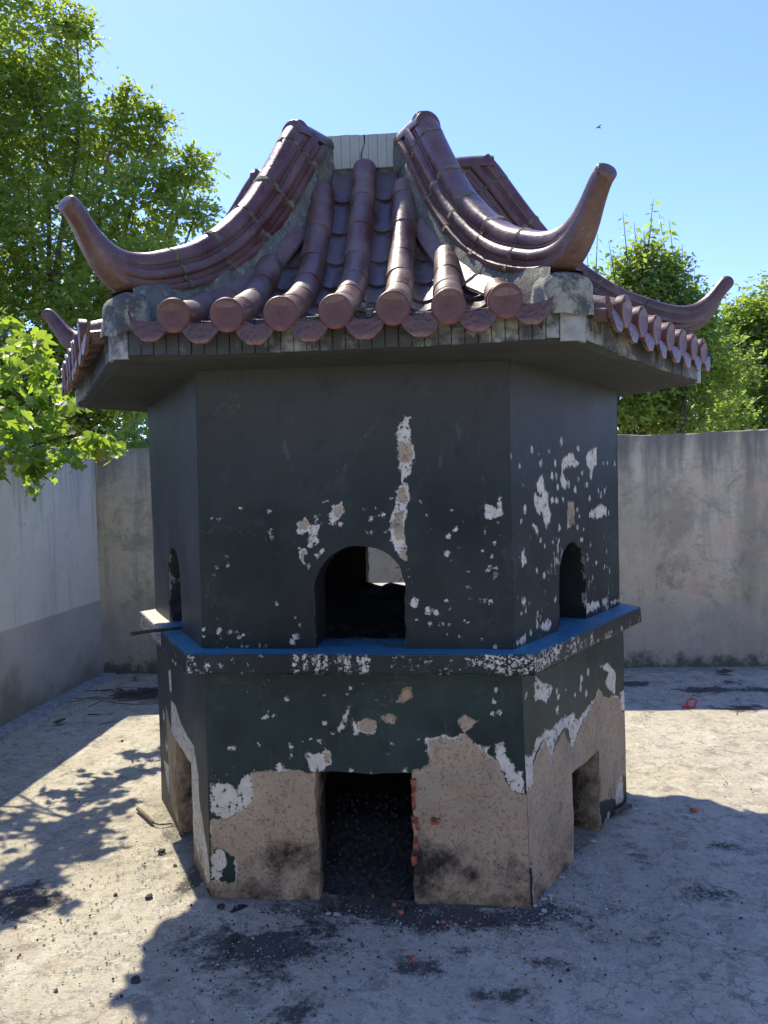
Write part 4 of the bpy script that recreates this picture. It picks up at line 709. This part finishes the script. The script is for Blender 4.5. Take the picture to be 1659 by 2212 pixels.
# ================================================================ loose things on the ground
def blob(name,x,y,r,mat,label,cat,seed,flat=.7,z=None,n=2):
    import bmesh
    bm=bmesh.new(); bmesh.ops.create_icosphere(bm,subdivisions=n,radius=1); V=np.array([v.co[:] for v in bm.verts]); F=[tuple(v.index for v in f.verts) for f in bm.faces]; bm.free()
    V=V*(1+.28*vnoise(V,2.1,seed)[:,None]+.12*vnoise(V,6,seed+1)[:,None]); V=V*[r,r*.8,r*flat]; a=seed*1.3; c,s_=math.cos(a),math.sin(a); V=V@np.array([[c,s_,0],[-s_,c,0],[0,0,1]])
    me=mesh(name,V,F,False); return tag(link(name,me,mat,loc=(x,y,(r*flat*.6 if z is None else z))),label,cat)
for k,(x,y,r,lb) in enumerate([(-.937,-.625,.024,'largest charred lump on the sunlit floor, near the left bottom opening'),(-.833,-.746,.011,'small charred lump in the edge of shade left of the front left corner'),(-.84,-1.008,.019,'charred lump with sharp corners on sunlit floor left of the front left corner'),(-.983,-.993,.013,'flat charred lump on sunlit floor beside a larger sharp one'),(-.682,-1.524,.022,'crumbly black lump at the tip of the eave shadow, bottom left'),(-1.085,-1.342,.008,'pea sized black crumb on bright floor below the leaf shadows'),(-.918,-1.584,.008,'black crumb near the bottom left edge of the photo'),(-1.765,.897,.012,'dark crumb on the sunlit strip near the left wall shadow'),(-1.542,.522,.012,'dark crumb above the leaf shadows on sunlit floor'),(-.54,-1.069,.020,'charred lump in shade in front of the front left corner'),(-.431,-1.273,.026,'knobbly charred lump in the shade, left of the big burn stain'),(-.187,-1.156,.013,'small charred lump in shade before the left edge of the front opening'),(-.161,-1.219,.014,'small charred lump just below its twin before the front opening'),(-.03,-1.268,.012,'charred lump in shade below the front opening'),(-.225,-1.234,.011,'tiny charred lump by the upper edge of the big burn stain')]):
    blob('charred_lump',x,y,r*.8,m_char,lb,'lump',k+1,.6)
for k,(x,y,r,lb) in enumerate([(.133,-1.081,.015,'orange brick chip in front of the front bottom opening'),(.108,-1.031,.013,'orange brick chip at the mouth of the front bottom opening'),(.021,-.967,.009,'small orange chip inside the mouth of the front opening'),(.291,-1.141,.012,'orange brick chip lying in the dark soot right of the front opening'),(.198,-1.367,.009,'orange brick chip on the shaded floor, nearest the camera'),(1.455,-.122,.016,'dark red brick chip near the shadow edge right of the furnace')]):
    blob('brick_chip',x,y,r,m_clay,lb,'brick chip',k+31,.6)
def flake(x,y,r,label,seed):
    n=7; r_=np.random.default_rng(seed); V=[(r*r_.uniform(.6,1)*math.cos(2*math.pi*k/n),r*.75*r_.uniform(.6,1)*math.sin(2*math.pi*k/n),z+r_.uniform(0,.002)) for z in(0,.0025) for k in range(n)]
    F=[tuple(range(n))[::-1],tuple(range(n,2*n))]+[(k,(k+1)%n,n+(k+1)%n,n+k) for k in range(n)]
    tag(link('paint_flake',mesh('paint_flake',V,F),m_chip,loc=(x,y,.010),rz=seed),label,'paint flake')
for k,(x,y,r,lb) in enumerate([(.691,-.957,.015,'pale paint flake at the foot of the right face, above two others'),(.663,-.983,.015,'pale paint flake at the foot of the right face, middle of three'),(.654,-1.065,.016,'large pale paint flake lying farthest out from the front right corner'),(.751,-.811,.015,'pale paint flake against the right face, between corner and bottom opening'),(1.182,-.134,.017,'pale flake near the far right corner of the furnace'),(1.273,-.257,.012,'small pale flake on shaded floor right of the furnace'),(.927,-.483,.016,'long pale flake by the right bottom opening'),(.626,-1.031,.010,'small pale flake touching the front right corner'),(-.126,-1.115,.016,'grey white flake on the soot edge in front of the opening, left one'),(-.096,-1.12,.019,'grey white flake on the soot edge in front of the opening, right one')]): flake(x,y,r,lb,k+3)
def stick(P,r,label,mat,name='stick',cat='stick'):
    b=MB(); Q=catm(P,12); rr=np.linspace(r,r*.75,12)*(1+.12*np.sin(np.arange(12)*2.1)); b.tube(Q,rr,7); return tag(link(name,b.me(name,True,50),mat),label,cat)
stick([(-.965,-.80,.985),(-.93,-.73,.982),(-.88,-.65,.975),(-.83,-.57,.970)],.0085,'short weathered stick resting across the blue ledge at the left',m_wooddark)
stick([(-1.219,-.192,.014),(-1.15,-.27,.016),(-1.081,-.346,.012)],.010,'pale snapped stick on the sunlit floor by the left face',m_wood)
stick([(-1.081,-.346,.010),(-1.04,-.365,.012),(-.99,-.345,.008)],.004,'thin twig beside the snapped stick on the left',m_wooddark)
stick([(.84,-.56,.012),(.88,-.52,.014),(.93,-.465,.010)],.005,'pale twig at the mouth of the right bottom opening',m_wood)
stick([(1.07,-.20,.018),(1.12,-.155,.020),(1.17,-.10,.016)],.012,'dark stick lying along the foot of the furnace at its far right corner',m_wooddark)
stick([(-2.26,1.465,.010),(-2.16,1.455,.011)],.005,'straight dark twig on the shaded floor near the left wall',m_wooddark)
stick([(-2.07,1.22,.010),(-2.0,1.27,.012),(-1.95,1.35,.01)],.003,'thin curved twig at the edge of the left wall shadow',m_wooddark)
stick([(1.731,.34,.008),(1.722,.245,.008)],.003,'thin pale straw on the sunlit floor right of the furnace',m_chip,'straw','straw')
T=empty('twig_pile',(-2.05,1.99,0)); tag(T,'heap of thin dark twigs and straw in the shaded back left corner','twigs')
for k in range(46):
    a=rng.uniform(0,math.pi); c=rng.normal(0,1,2)*[.19,.12]; L=rng.uniform(.06,.22); z=rng.uniform(.005,.028); b=MB(); d=np.array([math.cos(a),math.sin(a)*.6]); P3=[(*(c+d*L*t),z+rng.normal(0,.004)) for t in(-1,-.3,.3,1)]; b.tube(catm(P3,6),rng.uniform(.0015,.004),4)
    link('twig',b.me('twig'),m_wooddark if rng.random()<.75 else m_wood,T)
def dryleaf(x,y,r,label,seed,mat=None):
    r_=np.random.default_rng(seed); n=9; V=[(0,0,.006)]
    for k in range(n):
        a=2*math.pi*k/n; q=r*(1 if k%2 else .7); V.append((q*math.cos(a),q*.7*math.sin(a),.004+r_.uniform(0,.35)*r))
    F=[(0,1+k,1+(k+1)%n) for k in range(n)]; tag(link('fallen_leaf',mesh('fallen_leaf',V,F,False),mat or m_leafdry,loc=(x,y,.006),rz=seed),label,'leaf')
dryleaf(-2.64,1.70,.05,'curled brown leaf against the foot of the left wall',3)
dryleaf(-2.02,1.93,.035,'orange brown leaf on the twig heap in the back left corner',5)
dryleaf(-2.368,1.266,.06,'dark curled leaf on shaded floor beside the left wall',7,m_wooddark)
dryleaf(-2.35,2.52,.055,'brown leaf at the foot of the back wall in the left corner',8)
dryleaf(2.485,2.60,.08,'dark dead leaf lying by the foot of the back wall at right',9,m_wooddark)
dryleaf(2.315,1.796,.028,'small tan leaf between two burn stains at back right',11,m_wood)
b=MB(); P3=[(1.95+.035*math.cos(a)+.008*math.sin(3*a),1.641+.030*math.sin(a),.028+.020*math.sin(a*1.0+.6)+.004*math.sin(2*a)) for a in np.linspace(0,2*math.pi,26)]; b.tube(P3,.0065,6,False)
b.tube([(1.93,1.62,.02),(1.90,1.61,.015),(1.885,1.625,.01)],.006,6); tag(link('red_loop',b.me('red_loop',True),m_red),'bright red plastic loop beside a burn stain at back right','plastic loop')
# gravel, crumbs
def crumbs(name,mat,label,pts,rad,seed,kind='stuff'):
    r_=np.random.default_rng(seed); base=np.array([(0,0,1),(.9,0,-.3),(-.45,.8,-.3),(-.45,-.8,-.3),(.2,.3,-.9)]); Fb=[(0,1,2),(0,2,3),(0,3,1),(1,4,2),(2,4,3),(3,4,1)]
    n=len(pts); S=rad; Q=np.repeat(base[None],n,0)*(1+r_.uniform(-.35,.35,(n,5,3))); a=r_.uniform(0,6.28,n); c,s_=np.cos(a),np.sin(a); X=Q[...,0]*c[:,None]-Q[...,1]*s_[:,None]; Y=Q[...,0]*s_[:,None]+Q[...,1]*c[:,None]
    V=np.stack([X*S[:,None]+pts[:,0:1],Y*S[:,None]+pts[:,1:2],Q[...,2]*S[:,None]*.6+.004+S[:,None]*.3],-1).reshape(-1,3); F=(np.array(Fb)[None]+np.arange(n)[:,None,None]*5).reshape(-1,3)
    tag(link(name,mesh(name,V,F),mat),label,name.split('_')[-1],kind=kind)
def scatter(n,spots,seed):
    r_=np.random.default_rng(seed); out=[]
    for (x,y,sx,sy,w) in spots: m_=int(n*w); out.append(np.stack([r_.normal(x,sx,m_),r_.normal(y,sy,m_)],1))
    P_=np.concatenate(out); ap_=np.max([P_[:,0]*math.cos(R(a))+P_[:,1]*math.sin(R(a)) for a in range(30,390,60)],axis=0); return P_[(ap_>1.03)&(P_[:,0]>-2.6)&(P_[:,1]<2.7)&(P_[:,1]>-3)]
wide=[(0,-1.2,.9,.35,.5),(0,0,1.9,1.4,.5)]
p1=scatter(1000,wide+[(-.3,-1.35,.25,.15,.35),(.3,-1.12,.4,.07,.35),(2.2,1.9,.5,.3,.2)],1); crumbs('charcoal_crumbs',m_char,'scatter of tiny black charcoal crumbs over the yard floor',p1,rng.gamma(2.0,.0013,len(p1))+.001,2)
p1=scatter(5200,wide+[(.75,-.85,.15,.2,.4),(-.9,-.45,.12,.22,.2),(1.0,-.9,.5,.4,.4)],4); crumbs('pale_chips',m_chip,'scatter of tiny pale paint chips and grit over the yard floor',p1,rng.gamma(2.0,.0010,len(p1))+.0008,5)
p1=scatter(450,wide+[(.4,-1.4,.35,.15,.4)],6); crumbs('brick_crumbs',m_clay,'scatter of tiny orange brick crumbs over the yard floor',p1,rng.gamma(2.0,.0011,len(p1))+.0008,7)
p1=scatter(3000,wide,8); crumbs('tan_grit',simple('tan_grit',(.33,.29,.23),.9,.4,60,.001),'scatter of tan sandy grit over the yard floor',p1,rng.gamma(2.0,.0012,len(p1))+.001,9)
# a small flying insect in the sky
b=MB(); b.tube([(0,0,0),(.006,0,.001),(.016,.001,-.001)],[.0022,.003,.001],6); b.box((.004,.008,.003),(.005,.016,.0004)); b.box((.004,-.008,.003),(.005,.016,.0004))
tag(link('flying_insect',b.me('flying_insect'),m_bug,loc=(.937,-.843,2.891),rz=.5),'tiny dark insect flying in the blue sky right of the roof','insect')
# ================================================================ trees
SIMPLE=(np.array([(0,0,0),(-.27,.34,.05),(0,.45,-.03),(.27,.34,.05),(0,1,-.08)]),np.array([(0,1,2),(1,4,2),(2,4,3),(0,2,3)]))
lob=[(0,0,0),(-.2,-.10,.02),(-.42,.08,.03),(-.50,.34,.03),(-.34,.36,.05),(-.40,.60,.04),(-.26,.72,.04),(-.12,.62,.06),(-.10,.85,.03),(0,1.12,-.06)]
LOBED=(np.array([(0,.42,-.03)]+lob+[(-x,y,z) for x,y,z in lob[1:-1][::-1]]),None)
LOBED=(LOBED[0],np.array([(0,1+k,1+(k+1)%(len(LOBED[0])-1)) for k in range(len(LOBED[0])-1)]))
def leaf_mesh(name,P_,D,N,S,tmpl):
    # P_ base points, D directions, N up hints, S sizes
    T,F=tmpl; D=D/np.linalg.norm(D,axis=1)[:,None]; X=np.cross(D,N); X/=np.linalg.norm(X,axis=1)[:,None]+1e-9; Z=np.cross(X,D)
    V=P_[:,None]+S[:,None,None]*(T[None,:,0:1]*X[:,None]+T[None,:,1:2]*D[:,None]+T[None,:,2:3]*Z[:,None])
    Ff=(F[None]+np.arange(len(P_))[:,None,None]*len(T)).reshape(-1,3); return mesh(name,V.reshape(-1,3),Ff,False)
def twigs(clusters,per,nleaf,size,seed,shell=.35,up=.25,tl=.38,droop=.5):
    r_=np.random.default_rng(seed); LP=[];LD=[];LN=[];LS=[];TW=[]
    for (x,y,z,r) in clusters:
        n=max(4,int(per*r**2)); d=r_.normal(size=(n,3)); d/=np.linalg.norm(d,axis=1)[:,None]; q=(shell+(1-shell)*r_.random(n))[:,None]; st=np.array([x,y,z])+d*q*r*np.array([1,1,.9])
        dr=d*.8+r_.normal(0,.55,(n,3)); dr[:,2]+=up; dr/=np.linalg.norm(dr,axis=1)[:,None]; L=tl*r_.uniform(.5,1.2,n)*min(1,.5+r)
        st=st-dr*L[:,None]*.6
        side=np.cross(dr,[0,0,1.]); side/=np.linalg.norm(side,axis=1)[:,None]+1e-9
        for k in range(nleaf):
            t=(.12+.88*k/(nleaf-1)); p_=st+dr*(L*t)[:,None]+np.array([0,0,-1])*((t**2)*L*.22)[:,None]
            sg=1 if k%2 else -1; ld=dr*.55+side*sg*r_.uniform(.5,1.,n)[:,None]+r_.normal(0,.3,(n,3)); ld[:,2]-=droop*r_.random(n)
            nn=r_.normal(0,.75,(n,3))+np.array([0,0,1.]); LP.append(p_+r_.normal(0,.012,(n,3)));LD.append(ld);LN.append(nn);LS.append(size*r_.uniform(.35,1.2,n)*(1-.35*t))
        TW.append((st,dr,L))
    return np.concatenate(LP),np.concatenate(LD),np.concatenate(LN),np.concatenate(LS),TW
def twig_mesh(name,TW,frac,seed,r=.004):
    r_=np.random.default_rng(seed); b=MB()
    for st,dr,L in TW:
        for i in range(len(st)):
            if r_.random()<frac: b.tube([st[i],st[i]+dr[i]*L[i]*.5-[0,0,.05*L[i]],st[i]+dr[i]*L[i]-[0,0,.2*L[i]]],[r,r*.7,r*.3],3,False)
    return b
def limb_mesh(b,base,tops,r0,seed):
    r_=np.random.default_rng(seed)
    for t in tops:
        t=np.array(t[:3]); m1=base*.6+t*.4+r_.normal(0,.15,3); m2=base*.25+t*.75+r_.normal(0,.12,3); b.tube(catm([base,m1,m2,t],10),np.linspace(r0,.008,10),6,False)
def tree(name,clusters,trunk,r0,per,nleaf,size,mat,label,seed,shoots=(),sleaf=.07,**kw):
    T_=empty(name,(trunk[0],trunk[1],0)); tag(T_,label,'tree'); inv=-np.array([trunk[0],trunk[1],0])
    P_,D,N,S,TW=twigs(clusters,per,nleaf,size,seed,**kw)
    r_=np.random.default_rng(seed+5); b=twig_mesh('branches',TW,.25,seed)
    if len(shoots):
        A=[[],[],[],[]]
        for s_ in shoots:
            top=np.array(s_[:3]); L=s_[3]; basep=top-np.array([r_.normal(0,.10),r_.normal(0,.10),L]); Q=catm([basep,(basep+top)/2+r_.normal(0,.02,3),top],12); b.tube(Q,np.linspace(.009,.002,12),4,False)
            nl=int(L/.034)
            for k in range(nl):
                t=(k+.5)/nl; p_=basep+(top-basep)*t; a=k*2.4+r_.normal(0,.4); d=np.array([math.cos(a),math.sin(a),r_.uniform(-1.0,.1)]); A[0].append(p_+d*.012); A[1].append(d); A[2].append(r_.normal(0,.5,3)+[d[0]*.9,d[1]*.9,.6]); A[3].append(sleaf*r_.uniform(.7,1.1)*(1-.45*t))
        P_=np.concatenate([P_,A[0]]);D=np.concatenate([D,A[1]]);N=np.concatenate([N,A[2]]);S=np.concatenate([S,A[3]])
    base=np.array([trunk[0],trunk[1],trunk[2]]); limb_mesh(b,base,clusters,r0*.45,seed+1)
    tb=MB(); tb.tube(catm([(trunk[0]-.08,trunk[1],-.05),(trunk[0]+.05,trunk[1]+.03,trunk[2]*.5),base],9),np.linspace(r0*1.3,r0*.75,9),10)
    for nm,bb in(('trunk',tb),('branches',b)):
        me=mesh(nm,np.concatenate(bb.V)+inv,bb.F,True); link(nm,me,m_bark,T_)
    me=leaf_mesh('crown',P_+inv,D,N,S,kw.get('tm') or SIMPLE); link('crown',me,mat,T_); return len(P_)
LT=[(-5.34,6.78,7.85,.96),(-4.67,6.84,8.09,.32),(-6.38,6.66,6.86,1.28),(-5.63,7.22,6.74,1.2),(-4.51,6.81,6.49,.7),(-3.78,6.88,6.47,.48),(-5.02,6.73,5.1,1.15),(-3.74,6.34,5.28,.73),(-3.12,6.41,5.69,.4),(-2.9,6.44,5.93,.27),(-5.44,6.66,3.83,1.02),(-4.32,6.25,3.83,.85),(-3.33,5.85,4.34,.64),(-2.76,5.92,5.08,.29),(-3.48,5.8,2.83,.52),(-4.47,6.21,2.74,.73),(-3.91,6.68,6.95,.31),(-3.48,6.71,6.69,.22),(-5.59,6.61,2.69,.89),(-6.75,6.57,4.95,1.6),(-2.46,5.93,4.26,.35),(-2.94,5.87,3.69,.58),(-6.47,6.54,3.03,1.28)]
LT+=[(-3.9,6.3,3.2,.7),(-4.6,6.0,2.6,.6),(-3.1,5.8,3.2,.5),(-2.7,5.6,2.6,.4)]
LT=[(*(CAM+(np.array(c[:3])-CAM)*1.12),c[3]*1.12) for c in LT]
n1=tree('broadleaf_tree',LT,(-5.6,7.6,1.6),.13,420,10,.15,m_leafL,'tall leafy tree rising behind the left corner of the walls',11,shell=.45,tl=.62,up=.1)
RT=[(2.48,4.84,3.63,.37),(2.44,4.81,2.94,.59),(1.92,4.47,3.1,.33),(2.86,4.85,3.03,.35),(2.12,4.57,2.53,.43),(2.7,4.82,2.39,.44),(1.77,4.45,2.72,.29),(2.44,4.84,3.93,.22),(2.96,4.87,3.27,.2)]
SH=[(2.56,4.87,4.57),(2.21,4.74,4.4),(2.47,4.96,4.26),(2.72,4.88,4.34),(1.92,4.6,4.15),(1.79,4.48,3.93),(2.98,4.89,3.82),(3.1,4.99,3.64),(2.83,4.78,4.04),(2.37,4.95,4.36),(2.62,4.8,4.1),(2.1,4.6,3.9),(2.3,4.5,3.95),(2.75,4.7,3.85),(2.95,4.7,3.55),(2.0,4.5,3.7),(2.55,4.6,3.8),(3.15,4.8,3.4),(1.75,4.4,3.55),(2.4,4.6,4.15),(2.2,4.8,3.8),(3.0,5.0,3.7),(1.6,4.4,3.5),(1.85,4.5,3.8),(2.05,4.7,4.1),(2.65,5,4.45),(2.5,4.7,4.3)]
RT=[(*c[:3],c[3]*1.3) for c in RT]+[(1.5,4.5,2.7,.4),(2.0,4.6,3.3,.35),(2.9,4.8,3.4,.35),(2.3,4.8,3.8,.3),(1.75,4.5,3.2,.35),(2.7,4.9,3.8,.3),(3.3,5.0,2.8,.4)]
n2=tree('upright_tree',RT,(2.5,4.9,1.6),.06,1000,8,.10,m_leafR,'upright tree with slender leafy shoots just behind the right wall',12,[(*s,rng.uniform(.6,.95)) for s in SH],.15)
RT2=[(4.79,8.56,3.89,.45),(5.13,8.58,3.47,.77),(4.26,7.99,2.94,.4),(4.78,8.02,2.46,.47),(5.56,8.63,3.87,.84),(3.86,7.96,3.15,.33),(5.95,8.64,2.82,1.05),(4.3,8.2,2.2,.5)]
RT2=[(*c[:3],c[3]*1.25) for c in RT2]
n3=tree('broadleaf_tree',RT2,(5.3,8.7,1.6),.09,800,9,.13,m_leafR,'rounded tree at the right edge with sky showing through its crown',13)
HD=[(3.74,6.42,2.35,.41),(2.91,5.84,2.27,.55),(2.28,5.28,2.2,.40),(1.6,5.2,2.1,.5),(.8,5.4,2.1,.55),(3.3,6.2,1.9,.5)]
n4=tree('bushy_tree',HD,(2.6,6.1,1.2),.06,900,8,.11,m_leafR,'low bushy tree showing just over the back wall at right',14)
HL=[(-.2,5.6,2.1,.55),(-1.1,5.7,2.2,.6),(-1.9,5.4,2.3,.55),(-2.5,5.2,2.15,.45),(-3.2,5.0,2.1,.5)]
n5=tree('bushy_tree',HL,(-1.6,6.0,1.2),.06,900,8,.11,m_leafR,'dark bushy tree behind the back wall, left of the furnace',15)
# near overhanging broad-leaved boughs
NB=[(-2.6,1.3,2.75),(-2.87,1.6,2.95),(-2.34,1.0,2.56),(-2.3,.7,2.39),(-2.36,1.2,2.41),(-2.39,1.5,2.35),(-2.19,.6,2.18),(-2.13,.8,2.14),(-2.23,1.3,2.13),(-2.21,1.6,2.0),(-2.25,1.9,1.95),(-2.09,.5,1.97),(-2.13,.9,1.92),(-2.22,1.4,1.92),(-2.09,.3,1.86),(-2.12,.65,1.80),(-2.08,.2,2.0),(-2.35,.5,2.41),(-2.23,.2,2.13),(-2.56,.8,1.98),(-2.7,.9,2.3),(-2.9,.5,2.3),(-3.1,1.0,2.5),(-2.95,.1,2.2),(-3.2,1.6,2.6),(-2.2,.75,1.74),(-2.3,1.1,1.78),(-2.45,.55,1.85)]
def near_tree():
    T_=empty('broad_leaved_tree',(-3.7,1.3,0)); tag(T_,'broad-leaved tree with bright lobed leaves hanging over the left wall','tree'); inv=-np.array([-3.7,1.3,0])
    P_,D,N,S,TW=twigs([(x-.04,y,z,.19) for x,y,z in NB],150,6,.115,16,shell=.2,up=-.05,tl=.34,droop=.9)
    k=P_[:,0]>-3.3; P_,D,N,S=P_[k],D[k],N[k],S[k]; b=twig_mesh('b',TW,.6,3,.003); limb_mesh(b,np.array([-3.7,1.3,1.6]),[(x,y,z) for x,y,z in NB[::4]],.013,4)
    tb=MB(); tb.tube(catm([(-3.75,1.3,-.05),(-3.66,1.28,.8),(-3.7,1.3,1.6)],9),np.linspace(.09,.06,9),10)
    link('trunk',mesh('trunk',np.concatenate(tb.V)+inv,tb.F,True),m_bark,T_); link('branches',mesh('branches',np.concatenate(b.V)+inv,b.F,True),m_bark,T_)
    link('crown',leaf_mesh('crown',P_+inv,D,N,S,LOBED),m_leafN,T_); return len(P_)
n6=near_tree()
print('leaves',n1,n2,n3,n4,n5,n6)
